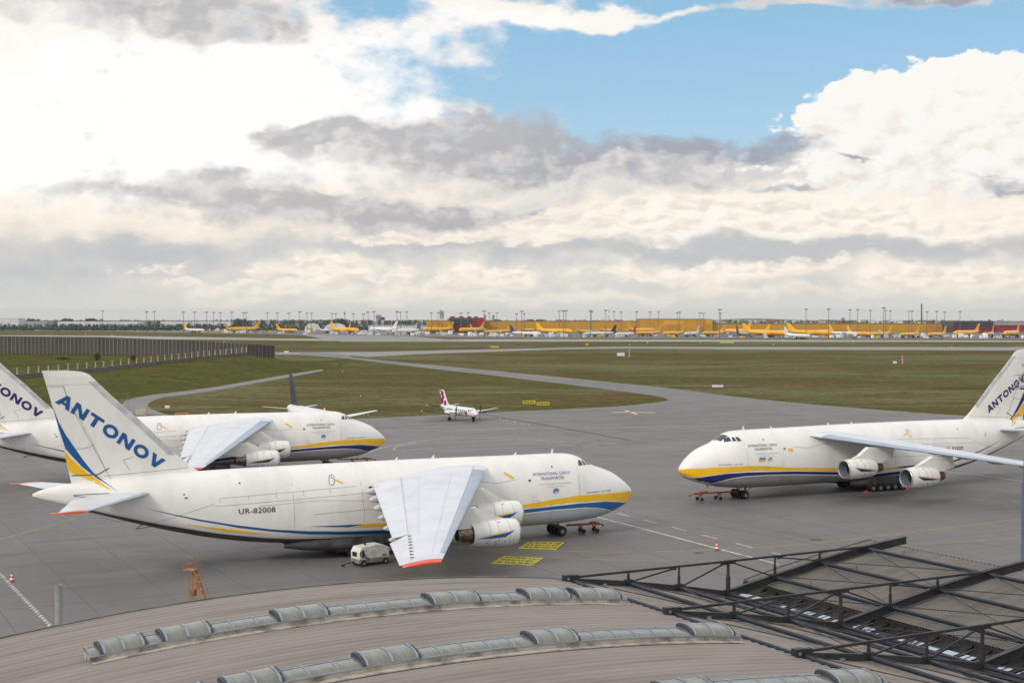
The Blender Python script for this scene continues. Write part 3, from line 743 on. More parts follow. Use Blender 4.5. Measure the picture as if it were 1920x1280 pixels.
# white sheds and hotels on the left
for nm, lb, a, b, tp, d, mt in (
    ('white_warehouse', 'large white warehouse at the left edge of the skyline', -60, 35, 597.2, 2900, M_BWHITE),
    ('blue_shed', 'low bluish grey shed beside the white warehouse on the left', 38, 88, 602.6, 2850, M_BGREY),
    ('white_shed', 'long white shed with a flat roof among the trees far left', 108, 262, 602.6, 2950, M_BWHITE),
    ('pale_depot', 'pale grey depot behind the yellow-tailed white jet', 300, 352, 602.6, 2900, M_BWHITE),
    ('pale_hall', 'long pale hall among the trees behind the left yellow jets', 356, 432, 602.4, 2950, M_BWHITE),
    ('white_cargo_shed', 'low white cargo shed behind the blue-tailed white jet', 690, 800, 611.0, 1900, M_BWHITE)):
    block(nm, lb, 'building', a, b, tp, d, mt, depth=40, trim=M_BGREY)
MB().box((-20, 10, zat(593.5, 2900) - 2.8), (50, 25, 6)).build('roof_box', M_BGREY, bpy.data.objects['white_warehouse'])
for nm, lb, a, b, tp, d in (('arched_hangar', 'white arched tent hangar with red lettering behind the yellow jets', 571, 592, 606.2, 2050), ('tent_hangar', 'second white arched hangar right behind a yellow jet', 607, 646, 606.2, 2080)):
    t = thing(nm, lb, 'hangar', (xat((a + b) / 2, d), d, 0)); w = (b - a) * d / F_PX / 2; hgt = zat(tp, d)
    m = MB(); m.rings([[(-w * cos(pi * i / 14), y, hgt * sin(pi * i / 14) ** .8) for i in range(15)] for y in (0, 30)], False)
    m.add([(-w * cos(pi * i / 14), 0, hgt * sin(pi * i / 14) ** .8) for i in range(15)], [tuple(range(15))]); m.build('roof', M_BWHITE, t)
    MB().box((0, -.2, hgt * .25), (w * 1.1, .3, hgt * .42)).build('door', M_BYEL2, t)
for nm, lb, a, b, tp, d, mt, k in (('beige_tower_block', 'beige tower block on the skyline above the white jets', 704.5, 713.5, 590.2, 5200, M_BBEIGE, 6), ('blue_glass_block', 'dark blue glass block beside the beige tower block', 713, 720.5, 594.2, 5200, M_BNAVY, 4), ('tall_glass_tower', 'tall blue-grey tower rising above the yellow halls', 824.5, 832, 583.5, 9000, M_BGREY, 12)):
    t, hw, Z = block(nm, lb, 'building', a, b, tp, d, mt, depth=30, trim=None, base=-12)
    windows(t, hw, 6, Z - 2, k, 5, gap=.3)
    if k == 12:
        m = MB(); m.add([(-hw, 0, Z), (hw, 0, Z), (hw, 30, Z), (-hw, 30, Z), (-hw, 0, Z + 11), (-hw, 30, Z + 11)], [(0, 1, 4), (3, 5, 2), (0, 4, 5, 3), (4, 1, 2, 5)]); m.build('slanted_crown', mt, t)
for nm, lb, px, tp, d, r in (('domed_tower', 'left of two small domed towers on the skyline right of the red offices', 909.5, 589.5, 7000, 5.5), ('domed_tower', 'right of two small domed towers on the skyline right of the red offices', 925, 590, 7000, 6.5), ('monument_tower', 'squat domed monument on the skyline over the long yellow hall', 1580.5, 595.5, 9000, 14)):
    t = thing(nm, lb, 'tower', (xat(px, d), d, curve_z(d))); Z = zat(tp, d) - curve_z(d)
    MB().lathe([(-10, r), (Z * .7, r), (Z * .7, r * 1.15), (Z * .75, r * 1.15)], (0, 0, 0), 'z', 12, cap=True).build('shaft', M_BGREY, t)
    MB().lathe([(Z * .75, r), (Z * .88, r * .85), (Z * .96, r * .45), (Z, .3)], (0, 0, 0), 'z', 12, cap=True).build('dome', M_BNAVY, t)
o = tag(MB().lathe([(-5, 2.3), (49, 1.7), (49, 1.9), (50.5, 1.9)], (xat(1728, 3600), 3600, 0), 'z', 14, cap=True).build('chimney', pmat('chimney_concrete', (.12, .11, .11), .8)), 'tall dark chimney standing behind the long yellow hall', 'chimney')
t = thing('television_mast', 'thin television tower on the skyline between the left light masts', 'tower', (xat(646, 8000), 8000, -5))
MB().tube((0, 0, 0), (0, 0, 46), 2.2, 8, 1.2).build('shaft', M_BGREY, t); MB().lathe([(24, 2), (28, 6), (32, 6), (35, 2)], (0, 0, 0), 'z', 10, cap=True).build('pod', M_BNAVY, t)
t = thing('radio_antenna', 'red and white lattice antenna behind the yellow freight hall', 'antenna', (xat(1142, 2300), 2300, 0))
M_AW = pmat('antenna_white', (.7, .68, .66), .5); M_AR = pmat('antenna_red', (.55, .08, .05), .5)
for k in range(6): MB().tube((0, 0, 33 * k / 6), (0, 0, 33 * (k + 1) / 6), .5, 6, mi=0).build('section', M_AR if k % 2 else M_AW, t)
# hills and far town
def hill(name, pts, d, mat):
    m = MB(); top = [(xat(px, d), d, zat(py, d)) for px, py in pts]
    m.rings([[(x, y + o, z) for x, y, z in top] if k == 0 else [(x, y + o, -60) for x, y, z in top] for k, o in ((1, -900), (0, 0), (1, 1500))], False)
    return struct(m.build(name, mat, smooth=180))
M_HILL = leafmat('hill_woods', (.03, .05, .03), (.055, .07, .04))
hill('hills', smooth_line([(1290, 603), (1340, 600), (1385, 597.2), (1430, 597.0), (1480, 599), (1560, 602.5)], 5), 16000, M_HILL)
hill('wooded_hill', smooth_line([(1560, 606), (1630, 603.5), (1660, 600.6), (1690, 600.3), (1715, 602.5), (1790, 606)], 5), 6500, M_HILL)
hill('low_ridge', smooth_line([(-300, 600), (100, 600.5), (400, 600.5), (600, 600.3), (750, 601.5), (900, 603), (1100, 604.3), (1300, 604.5), (1700, 605), (2200, 604)], 8), 9000, M_HILL)
town = MB(); R2 = random.Random(3)
for k in range(420):
    px = R2.choice([R2.uniform(480, 830), R2.uniform(880, 1240), R2.uniform(1336, 1800)]); d = R2.uniform(3600, 8000); w = R2.uniform(12, 40); h = R2.uniform(5, 12)
    town.box((xat(px, d), d, h / 2 - 1 + curve_z(d)), (w, 20, h), mi=R2.randrange(3))
stuff(town.build('town', [M_BBEIGE, M_BWHITE, pmat('tile_roofs', (.26, .11, .07), .8)]))
wood = MB(); R3 = random.Random(5)
for k in range(1500):
    zone = R3.random()
    if zone < .45: px, d, hh = R3.uniform(-250, 690), R3.uniform(2480, 2700), R3.uniform(4.5, 7.8)
    elif zone < .7: px, d, hh = R3.uniform(-250, 830), R3.uniform(2980, 3500), R3.uniform(8.5, 12.5)
    elif zone < .8: px, d, hh = R3.gauss(R3.choice([130, 172, 60, 450, 640]), 6), R3.uniform(2960, 3050), R3.uniform(12, 15.5)
    else: px, d, hh = R3.uniform(560, 2100), R3.uniform(2800, 3400), R3.uniform(9, 12.5)
    r = hh * R3.uniform(.35, .6)
    leaf_clump(wood, (xat(px, d), d, curve_z(d) - .3), r, hh, 34, hh * .16, R3)
stuff(wood.build('woodland', M_TREE))
hd = MB()
for k in range(1100): px = R3.uniform(-250, 700); d = R3.uniform(2150, 2400); hh = R3.uniform(1.5, 4.5); leaf_clump(hd, (xat(px, d), d, 0), 5, hh, 18, 1.7, R3)
stuff(hd.build('hedge', M_TREE))
# ------------------------------------------------------------------ light masts of the far apron
M_MAST = pmat('mast_steel', (.16, .17, .18), .5, .3); M_LAMP = pmat('lamp_housing', (.10, .105, .11), .5)
mlist = [(192.5, 582.5, 1800), (275, 584, 1760), (289.5, 583.5, 1740), (344, 585, 1760), (365, 585, 1900), (387.5, 585, 1800), (400.7, 585.5, 1950), (413, 586, 1980), (434.7, 585, 1820), (456.3, 586, 1900), (461.5, 586, 1850), (501, 586.5, 1800), (519.8, 586.5, 1860), (542, 587, 1900), (562, 584.5, 1760), (575.8, 587, 1930), (584.2, 587, 1960), (622.8, 587.5, 1950), (629.8, 587.5, 1900), (662.5, 588, 1950), (681.7, 588, 1800), (690.2, 585, 1720), (701.2, 584, 1650), (744.3, 584, 1580), (750.8, 585.3, 1800), (762.8, 584.7, 1750), (808.8, 586, 1840), (821.5, 586, 1850), (864.3, 586.5, 1850), (877.7, 586, 1850), (907.7, 583, 1530), (917.5, 586.8, 1850), (931.7, 586.8, 1850), (968.5, 588, 1870), (978.3, 583, 1540), (983, 588, 1870), (1048.7, 583, 1850), (1056.8, 582, 1530), (1061.2, 582, 1600), (1107.3, 582, 1560), (1108.8, 584.5, 1800), (1136, 581.5, 1560), (1151.2, 583.5, 1850), (1164.7, 585, 1800), (1193.7, 584, 1800), (1218.8, 585, 1850), (1235, 585, 1850), (1270, 586, 1850), (1274.4, 585, 1850), (1312.5, 586, 1850), (1319.4, 587, 1850), (1349.6, 580, 1440), (1350.6, 587, 1850), (1511.3, 579.5, 1560), (1553.3, 579, 1470), (1593.6, 580.5, 1700), (1608.2, 580, 1650), (1632, 581.5, 1700), (1657, 576.5, 1425), (1660.4, 581.5, 1750), (1669, 582.5, 1850), (1704, 583.5, 1850), (1709.7, 582.5, 1800), (1738.3, 584, 1850), (1756, 583.5, 1800), (1770.6, 585, 1850), (1800, 584, 1800)]
pole_me = MB().tube((0, 0, 0), (0, 0, 1), .42, 8, .26).mesh('pole', M_MAST)
hm = MB(); hm.lathe([(-.3, .5), (-.3, 1.1), (.15, 1.1), (.15, .4)], (0, 0, 0), 'z', 10, cap=True)
for k in range(5): a = radians(200 + 35 * k); hm.box((1.5 * cos(a), 1.5 * sin(a), .15), (1.1, .9, .9), a)
head_me = hm.mesh('lamp_head', M_LAMP)
for i, (px, tp, d) in enumerate(sorted(mlist)):
    h = zat(tp, d)
    t = thing('floodlight_mast', f'tall floodlight mast on the far apron, {ordn(i)} mast counted from the left', 'light mast', (xat(px, d), d, 0), 0, 'floodlight masts on the far apron')
    link('pole', pole_me, t).scale = (1, 1, h - .3); link('lamp_head', head_me, t, loc=(0, 0, h - .3))
# ------------------------------------------------------------------ hall with the curved metal roof in the foreground
ORG = Vector((3.977, 96.078, 0)); RZ = atan2(-.47372, -.88067)
hall = thing('terminal_hall', 'hall in the foreground with a curved ribbed metal roof and outside steel trusses', 'building', tuple(ORG), RZ)
def zr(s): return 9.40 - .00352 * (s - 18) ** 2 - .24 * max(0, min(1, (1.5 - s) / 5))
def zr2(s): q = -17.0 - s; return 6.3 + .205 * q - .0030 * q * q      # right-hand roof, s from -17 to -29.5
M_CLAD = pmat('roof_cladding', (.255, .220, .193), .6, .1, var=.10, scale=.35, stretch=(.25, 2.2, 1), detail=6)
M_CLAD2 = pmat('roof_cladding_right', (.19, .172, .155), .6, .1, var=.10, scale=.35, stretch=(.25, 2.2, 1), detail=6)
M_TRIM = pmat('roof_trim', (.16, .15, .145), .5, .3, var=.2)
M_STEEL = pmat('truss_steel', (.036, .036, .038), .5, .3, var=.18, scale=.8)
M_TUBE = pmat('purlin_blue', (.018, .023, .036), .42, .2, var=.15, scale=.6)
M_KERB = pmat('skylight_kerb', (.42, .38, .325), .6, .1, var=.3, scale=1.2)
M_FRAME = pmat('skylight_frame', (.33, .37, .43), .4, .5, var=.15, scale=1)
M_POLY = pmat('skylight_panel', (.145, .15, .122), .16, 0, var=.22, scale=.9, col2=(.21, .215, .198), coat=.4, stretch=(3, 1, 1))
M_CHEEK = pmat('vent_cheek', (.06, .07, .085), .5, .3, var=.3, scale=3)
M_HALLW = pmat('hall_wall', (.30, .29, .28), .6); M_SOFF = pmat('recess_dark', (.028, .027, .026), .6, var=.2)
M_GUT = pmat('gutter_zinc', (.20, .195, .19), .5, .4, var=.3, scale=1.5)
PITCH_ = .72
def ribbed(s_list, zf, t0, t1, mat, name, pitch, dep=.05):
    m = MB(); prof = []
    t = t0; 
    while t < t1:
        prof += [(t, dep), (t + pitch * .30, dep), (t + pitch * .40, 0), (t + pitch * .90, 0)]; t += pitch
    m.rings([[(s, q, zf(s) + h) for q, h in prof] for s in s_list], False)
    return m.build(name, mat, hall)
ribbed(lins(62, -13.7, 40), lambda s: zr(s) - .0, -.55, 70, M_CLAD, 'roof_cladding', PITCH_)
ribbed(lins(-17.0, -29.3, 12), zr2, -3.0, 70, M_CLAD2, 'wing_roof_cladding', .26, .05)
# edge trims and walls
m = MB()
for a, b in zip(lins(62, -13.6, 50), lins(62, -13.6, 50)[1:]):
    m.bar((a, -.62, zr(a) + .02), (b, -.62, zr(b) + .02), .16, .2); m.bar((a, -.86, zr(a) - .12), (b, -.86, zr(b) - .12), .14, .24)
m.build('gable_trim', M_TRIM, hall)
m = MB()
for a, b in zip(lins(-17, -29.4, 8), lins(-17, -29.4, 8)[1:]): m.bar((a, -3.05, zr2(a) + .02), (b, -3.05, zr2(b) + .02), .18, .22)
m.bar((-29.38, -3.1, zr2(-29.3) - .05), (-29.38, 70, zr2(-29.3) - .05), .12, .16); m.build('wing_roof_trim', M_TRIM, hall)
m = MB(); ss = lins(61.8, -13.6, 40)
m.rings([[(s, -.5, 0.02) for s in ss], [(s, -.5, zr(s) - .12) for s in ss]], False)
m.add([(61.8, -.5, 0.02), (61.8, 69.5, 0.02), (61.8, 69.5, zr(61.8) - .1), (61.8, -.5, zr(61.8) - .1)], [(0, 1, 2, 3)])
m.rings([[(s, 69.5, 0.02) for s in ss], [(s, 69.5, zr(s) - .12) for s in ss]], False)
m.build('wall', M_HALLW, hall)
m = MB(); s2 = lins(-17.2, -28.6, 8)
m.rings([[(s, -2.4, 0.02) for s in s2], [(s, -2.4, zr2(s) - .12) for s in s2]], False)
m.add([(-28.6, -2.4, 0.02), (-28.6, 69.5, 0.02), (-28.6, 69.5, zr2(-28.6) - .12), (-28.6, -2.4, zr2(-28.6) - .12)], [(0, 1, 2, 3)]); m.build('wing_wall', M_HALLW, hall)
# ribbed eave teeth under the high eave
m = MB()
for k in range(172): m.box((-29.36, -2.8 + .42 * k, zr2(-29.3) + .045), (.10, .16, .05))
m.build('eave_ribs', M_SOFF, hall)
# ---- glazed gutter between the two roofs
MB().box((-13.95, 33.5, zr(-13.7) - .18), (.55, 73, .1)).build('gutter', M_GUT, hall)
m = MB(); t = -3.0
while t < 70: m.box((-13.66, t, zr(-13.7) + .0), (.14, .26, .10)); t += .5
m.build('eave_closer', M_TRIM, hall)
zg = zr(-13.7) - .26
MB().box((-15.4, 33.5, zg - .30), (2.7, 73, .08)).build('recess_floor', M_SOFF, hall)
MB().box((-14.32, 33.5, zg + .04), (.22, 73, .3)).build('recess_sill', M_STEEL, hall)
M_PANE = pmat('solar_glass', (.44, .49, .55), .05, .85, var=.04)
M_PANE2 = pmat('glazing_dark', (.018, .017, .012), .55, 0, var=.3, scale=1.0, spec=.15)
gl = link('glazed_band', MB().box((-15.62, 33.5, zg - .06), (.1, 73, .1)).mesh('glazed_band', M_STEEL), hall)
pane_lo = MB().box((0, 0, 0), (.95, .95, .04)).mesh('pane', M_PANE); pane_hi = MB().box((0, 0, 0), (1.35, 1.0, .04)).mesh('pane', M_PANE2); bar_me = MB().box((0, 0, 0), (2.7, .20, .12)).mesh('mullion', M_STEEL)
split_me = MB().box((0, -.24, 0), (.95, .34, .04)).box((0, .24, 0), (.95, .36, .04)).mesh('pane', M_PANE)
R7 = random.Random(8); n = 0; t = -2.2
while t < 44:
    o = link('pane', split_me if R7.random() < .55 else pane_lo, gl, loc=(-15.2, t, zg + .34 + R7.uniform(-.02, .02)), rot=(0, radians(R7.uniform(7, 10)), 0))
    link('pane', pane_hi, gl, loc=(-16.4, t, zg + .58), rot=(0, radians(22), 0))
    link('mullion', bar_me, gl, loc=(-15.7, t + .72, zg + .38), rot=(0, radians(10), 0)); t += 1.44; n += 1
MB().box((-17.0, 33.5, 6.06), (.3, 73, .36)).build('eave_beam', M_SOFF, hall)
# ---- skylight strips that follow the arch
NP = 7
def arc_pts(w, rise): return [(w * ((1 - cos(pi * i / NP)) / 2) ** 1.9, rise * sin(pi * i / NP) ** .85) for i in range(NP + 1)]     # the crest lies towards the far side
def skylight(label, t0, w, s_hi, s_lo, vents):
    root = bpy.data.objects.new('skylight_strip', None); COL.objects.link(root); root.parent = hall; root['label'] = label
    kerb = MB()
    for a, b in zip(lins(s_hi, s_lo, 30), lins(s_hi, s_lo, 30)[1:]):
        for y in (t0 + .05, t0 + w - .05): kerb.bar((a, y, zr(a) + .12), (b, y, zr(b) + .12), .12, .32)
        kerb.bar((a, t0 + w + .32, zr(a) + .06), (b, t0 + w + .32, zr(b) + .06), .5, .05); kerb.bar((a, t0 - .3, zr(a) + .06), (b, t0 - .3, zr(b) + .06), .5, .05)
    for s in (s_hi, s_lo): kerb.bar((s, t0, zr(s) + .12), (s, t0 + w, zr(s) + .12), .12, .32)
    kerb.build('kerb', M_KERB, root)
    for y in (t0 + .02, t0 + w - .02):
        rail = MB(); rail.rings([[(a, y + o, zr(a) + .31 + h) for o, h in ((-.08, -.035), (.08, -.035), (.08, .035), (-.08, .035))] for a in lins(s_hi, s_lo, 30)]); rail.build('side_rail', M_FRAME, root)
    # borders of the panels: vents take the given spans, the rest is split evenly
    cuts = [s_hi]; spans = []
    for a, b in vents: spans += [(cuts[-1], a, 0), (a, b, 1)]; cuts.append(b)
    spans.append((cuts[-1], s_lo, 0))
    pts = arc_pts(w, .25); ptv = arc_pts(w + .1, .44)
    rib = MB(); rib.rings([[(x, y - .0, z + h) for y, z in pts] for x, h in ((-.04, .0), (-.04, .03), (.04, .03), (.04, .0))], False); rib_me = rib.mesh('rib', M_FRAME, 40)
    ribv = MB(); ribv.rings([[(x, y - .05, z + h) for y, z in ptv] for x, h in ((-.06, -.02), (-.06, .04), (.06, .04), (.06, -.02))], False); ribv_me = ribv.mesh('rib', M_FRAME, 40)
    cheek = MB(); cheek.add([(x, y - .05, z) for x in (-.05, .05) for y, z in ptv], [tuple(range(NP + 1)), tuple(range(NP + 1, 2 * NP + 2))[::-1]] + [(i, i + 1, NP + 2 + i, NP + 1 + i) for i in range(NP)]); cheek.box((0, w * .2, .15), (.06, .04, .5)); cheek_me = cheek.mesh('vent_cheek', M_CHEEK)
    for a, b, kind in spans:
        L = a - b
        if L < .12: continue
        n = max(1, round(L / 1.3)) if not kind else 2
        lift = .30 + (.03 if kind else 0)
        for k in range(n):
            x0, x1 = a - L * k / n, a - L * (k + 1) / n; c = (x0 + x1) / 2; sl = math.atan((zr(x0) - zr(x1)) / (x0 - x1))
            p = MB(); q = ptv if kind else pts; hl = (x0 - x1) / 2 - .015
            p.rings([[(x, y - (.05 if kind else 0), z) for y, z in q] for x in (-hl, hl)], False)
            link('pane', p.mesh('pane', M_POLY, 60), root, loc=(c, t0, zr(c) + lift), rot=(0, -sl, 0))
        for k in range(n + 1):
            x = a - L * k / n; sl = math.atan(-.00704 * (x - 18))
            link('rib', ribv_me if kind else rib_me, root, loc=(x, t0, zr(x) + lift), rot=(0, -sl, 0))
        if kind:
            for x in (a + .14, b - .14): o = link('vent_cheek', cheek_me, root, loc=(x, t0, zr(x) + .32), rot=(0, -math.atan(-.00704 * (x - 18)), 0)); o.scale = (1.4, 1, 1.04)
    cap = MB(); cap.rings([[(a, t0 + w * .27 + o, zr(a) + .30 + .25 + h) for o, h in ((-.05, -.02), (.05, -.02), (.05, .03), (-.05, .03))] for a in lins(s_hi, s_lo, 30)]); cap.build('ridge_highlight', M_FRAME, root)  # pale bar added for the sky-lit line along the crest
    for s in (s_hi, s_lo):
        e = MB(); e.add([(s, t0 + y, zr(s) + .28 + z) for y, z in pts], [tuple(range(NP + 1))]); e.build('end_cap', M_FRAME, root)
    return root
skylight('farthest row of arched skylight panels', 7.3, 1.55, 33.7, 1.2, [(33.0, 31.0), (29.8, 27.5), (23.5, 20.9), (14.3, 11.5), (8.0, 5.35), (4.55, 1.75)])
skylight('middle row of arched skylight panels', 18.7, 1.55, 33.7, 1.2, [(33.0, 31.0), (29.8, 27.5), (23.2, 20.6), (13.9, 11.6), (4.2, 1.7)])
skylight('nearest row of arched skylight panels', 30.2, 1.55, 33.7, 1.2, [(29.8, 27.5), (23.2, 20.6), (13.6, 11.3), (4.2, 1.7)])
# ---- outside trusses
NODES = [(0.0, 8.28), (-4.64, 7.68), (-8.9, 6.98), (-13.2, 6.18), (-17.46, 6.95), (-21.7, 7.72), (-26.3, 8.40)]
TOPZ = 8.50
def truss(t, label):
    root = bpy.data.objects.new('truss', None); COL.objects.link(root); root.parent = hall; root['label'] = label
    m = MB()
    L = NODES[:4]
    for (a, za), (b, zb) in zip(L, L[1:]):
        for k in range(2): m.bar((a + (b - a) * k / 2, t, za + (zb - za) * k / 2), (a + (b - a) * (k + 1) / 2, t, za + (zb - za) * (k + 1) / 2), .22, .38)
    m.build('lower_beam', M_STEEL, root)
    m = MB(); Rr = NODES[3:] + [(-30.3, 8.78)]
    for (a, za), (b, zb) in zip(Rr, Rr[1:]):
        m.bar((a, t, za), (b, t, zb), .10, .50); m.bar((a, t, za + .25), (b, t, zb + .25), .36, .05); m.bar((a, t, za - .25), (b, t, zb - .25), .36, .05)
    m.build('rising_beam', M_STEEL, root)
    m = MB(); m.bar((-.2, t, TOPZ), (-13.2, t, TOPZ + .02), .15, .15); m.bar((-13.2, t, TOPZ + .02), (-27.0, t, TOPZ + .06), .15, .15); m.build('upper_chord', M_STEEL, root)
    m = MB(); m.box((.25, t, 8.46), (.62, .40, .5)); m.box((-.3, t, 8.46), (.6, .30, .4)); m.tube((.3, t + .2, 8.46), (.3, t + .24, 8.46), .1, 10, mi=1); m.build('end_plate', [M_STEEL, M_RIM], root)
    for s, z in NODES[1:6]:
        m = MB(); r = .11 if abs(s + 13.2) < .1 else .07
        m.tube((s, t, z), (s, t, TOPZ), r, 8); m.tube((s, t, z + .2), (s, t, z + .2 + (TOPZ - z) * .45), r * 1.5, 8); m.box((s, t, z + .12), (.55, .3, .36)); m.build('post', M_STEEL, root)
    for (s0, z0), (s1, z1) in (((-4.9, 7.8), (-8.4, TOPZ - .12)), ((-9.2, 7.1), (-12.8, TOPZ - .14)), ((-13.6, TOPZ - .12), (-17.2, 7.1)), ((-17.9, TOPZ - .1), (-21.5, 7.9))):
        m = MB(); m.bar((s0, t, z0), (s1, t, z1), .1, .1); m.box((s1 if z1 > z0 else s0, t, max(z0, z1) + .02), (.5, .12, .2)); m.build('diagonal', M_STEEL, root)
    for s in (-2.6, -6.6, -11.2): MB().box((s, t + .2, zr(s) + .08), (.2, .26, .2)).build('support_foot', M_RIM, root)
    return root
for k, lb in enumerate(('farthest outside steel truss', 'middle outside steel truss', 'nearest outside steel truss', 'truss below the lower right corner')): truss(12.0 * k - .0, lb)
for i, (s, z) in enumerate(NODES):
    m = MB()
    for k in range(4): m.tube((s, 12 * k + .2, z - .02), (s, 12 * k + 11.8, z - .02), .14, 12)
    o = m.build('purlin', M_TUBE, hall, smooth=40)
m = MB(); m.tube((-13.0, 0, 5.98), (-13.0, 48, 5.98), .15, 10); m.build('purlin', M_TUBE, hall, smooth=40)
m = MB()
for k in range(4):
    for (a, za), (b, zb) in zip(NODES, NODES[1:]):
        m.tube((a, 12 * k, za + .1), (b, 12 * k + 12, zb + .1), .035, 6)
        if a in (-4.64, -17.46, -21.7): m.tube((b, 12 * k, zb + .1), (a, 12 * k + 12, za + .1), .03, 6)
m.build('wind_bracing', M_STEEL, hall)
m = MB()
for s, z in NODES[4:]:
    for k in range(5): m.tube((s, 4 + 8 * k, z), (s, 4 + 8 * k, z + .45), .02, 5)
m.build('lightning_rods', M_STEEL, hall)
# ------------------------------------------------------------------ four-engined heavy freighter
ST = [(0, 4.62, 4.42, .10, 4.5), (.25, 5.0, 4.0, .55, 4.5), (.9, 5.6, 3.55, 1.15, 4.5), (1.7, 6.25, 3.15, 1.72, 4.45), (3.2, 7.2, 2.65, 2.42, 4.4), (4.8, 7.82, 2.2, 2.95, 4.3), (6.0, 8.22, 1.97, 3.22, 4.25), (6.7, 8.62, 1.9, 3.34, 4.25), (7.4, 9.05, 1.83, 3.44, 4.25), (8.2, 9.42, 1.76, 3.52, 4.25), (9.2, 9.62, 1.7, 3.58, 4.25), (11, 9.7, 1.62, 3.64, 4.25), (15, 9.72, 1.58, 3.66, 4.25), (22, 9.78, 1.56, 3.66, 4.25), (30, 9.85, 1.56, 3.66, 4.25), (40, 9.85, 1.6, 3.66, 4.3), (44, 9.82, 1.72, 3.62, 4.4), (48, 9.8, 2.1, 3.5, 4.7), (52, 9.76, 2.75, 3.22, 5.2), (56, 9.7, 3.65, 2.78, 5.9), (60, 9.58, 4.75, 2.2, 6.6), (64, 9.36, 6.0, 1.55, 7.3), (67, 9.1, 6.95, .98, 7.8), (69.3, 8.65, 7.7, .45, 8.12), (70.2, 8.3, 8.05, .12, 8.17)]
SX = [q[0] for q in ST]; SC = [[q[i] for q in ST] for i in range(1, 5)]
def sec(x): return [cub(x, SX, c) for c in SC]
def ys(x, z):
    zt, zb, w, zc = sec(x)
    if z >= zc: u, n = min(1, (z - zc) / (zt - zc)), 2.35
    else: u, n = min(1, (zc - z) / (zc - zb)), 3.5
    return w * max(0, 1 - u ** n) ** (1 / n)
FLE = [(8.6, 51.6), (9.5, 53.0), (10.17, 54.1), (11.2, 55.35), (15.55, 59.75), (17.41, 61.87), (18.58, 63.03), (19.73, 64.19), (20.1, 64.55), (20.28, 64.9), (20.44, 65.4), (20.52, 66.0), (20.6, 67.0)]
FTE = [(8.6, 66.2), (9.2, 66.43), (12.62, 67.15), (16.53, 68.09), (19.0, 68.75), (20.6, 69.23)]
FHI = [(8.6, 62.1), (10.28, 62.96), (13.02, 64.22), (15.38, 65.36), (16.95, 66.5), (19.15, 67.2)]
def foil(u): return 2.6 * (.2969 * sqrt(max(u, 0)) - .126 * u - .3516 * u * u + .2843 * u**3 - .1036 * u**4) / .39   # half thickness, peak about 1
def fin_y(x, z):
    a, b = itp(z, FLE), itp(z, FTE)
    if x < a or x > b: return 0.0
    u = (x - a) / (b - a); th = .045 * (b - a) * (1 if z > 10.5 else 1 + .15 * (10.5 - z))
    if z > 20: th *= max(.05, 1 - (z - 20) / .66)
    return th * foil(u) * .78
def panel_loft(mb, rows, n, cap=True):
    """rows: list of (list of (lower point, upper point)) -> closed shell"""
    rs = []
    for r in rows: rs.append([p for _, p in r] + [p for p, _ in r][::-1])
    return mb.rings(rs, True, cap)
def fin_piece(xa, xb, zs, n=10):
    m = MB(); rows = []
    for z in zs:
        a, b = xa(z), xb(z); r = []
        for i in range(n + 1):
            f = i / n; f = f * f * (3 - 2 * f) if n > 6 else f
            x = a + (b - a) * f; y = max(fin_y(x, z), .012); r.append(((x, -y, z), (x, y, z)))
        rows.append(r)
    return panel_loft(m, rows, n)
WLE0, WLE1 = (21.7, 3.8), (41.9, 36.5)
def w_le(s): return 21.7 + (s - 3.8) * (20.2 / 32.7)
def w_te(s): return 35.2 + (s - 3.6) * (10.3 / 33.0) if s > 12 else 35.2 + (s - 3.6) * (10.3 / 33.0)
def w_z(s): return 8.55 - (s - 3.8) * (3.6 / 32.7)
def w_pt(s, u, side, up):
    a, b = w_le(s), w_te(s); c = b - a; x = a + c * u
    th = (.075 - .022 * (s / 36.6)) * c * foil(u)
    z0 = w_z(s) - u * (1.05 - .85 * min(1, s / 36.6)) + .10 * c * .35 * (4 * u * (1 - u)) * .6
    return (x, side * s, z0 + (th * .62 if up else -th * .75))
def wing_piece(ss, ua, ub, side, n=10):
    m = MB(); rows = []
    for s in ss:
        r = []
        for i in range(n + 1):
            f = i / n; u = ua + (ub - ua) * (f ** 1.6 if ua == 0 else f)
            r.append((w_pt(s, u, side, False), w_pt(s, u, side, True)))
        rows.append(r)
    if side < 0: rows = rows[::-1]
    return panel_loft(m, rows, n)
def body_strip(top, bot, sides, **k):
    return [body_band(top, bot, (s,), **k) for s in sides]
def body_band(top, bot, sides, off=.028, step=.45, nz=5, name='stripe', mat=None, parent=None, curve_low=False, yfn=ys):
    """band of paint between two (x, z) lines, laid on the body"""
    m = MB(); xs = sorted(set([top[0][0], top[-1][0]] + [q[0] for q in top + bot if top[0][0] <= q[0] <= top[-1][0]] + [top[0][0] + step * i for i in range(int((top[-1][0] - top[0][0]) / step) + 1)]))
    for side in sides:
        rs = []
        for x in xs:
            a, b = itp(x, top), itp(x, bot); r = []
            for i in range(nz + 1):
                f = i / nz
                if curve_low: f = sin(f * pi / 2) ** .8
                z = a + (b - a) * f; zt, zb, w, zc = sec(min(max(x, 0), 70.2))
                z = max(min(z, zt), zb); r.append((x - (off if x < .6 else 0), side * (yfn(x, z) + off), z - (off if z < zc - .5 * (zc - zb) else 0)))
            rs.append(r if side > 0 else r[::-1])
        m.rings(rs, False)
    return m.build(name, mat, parent, smooth=60)
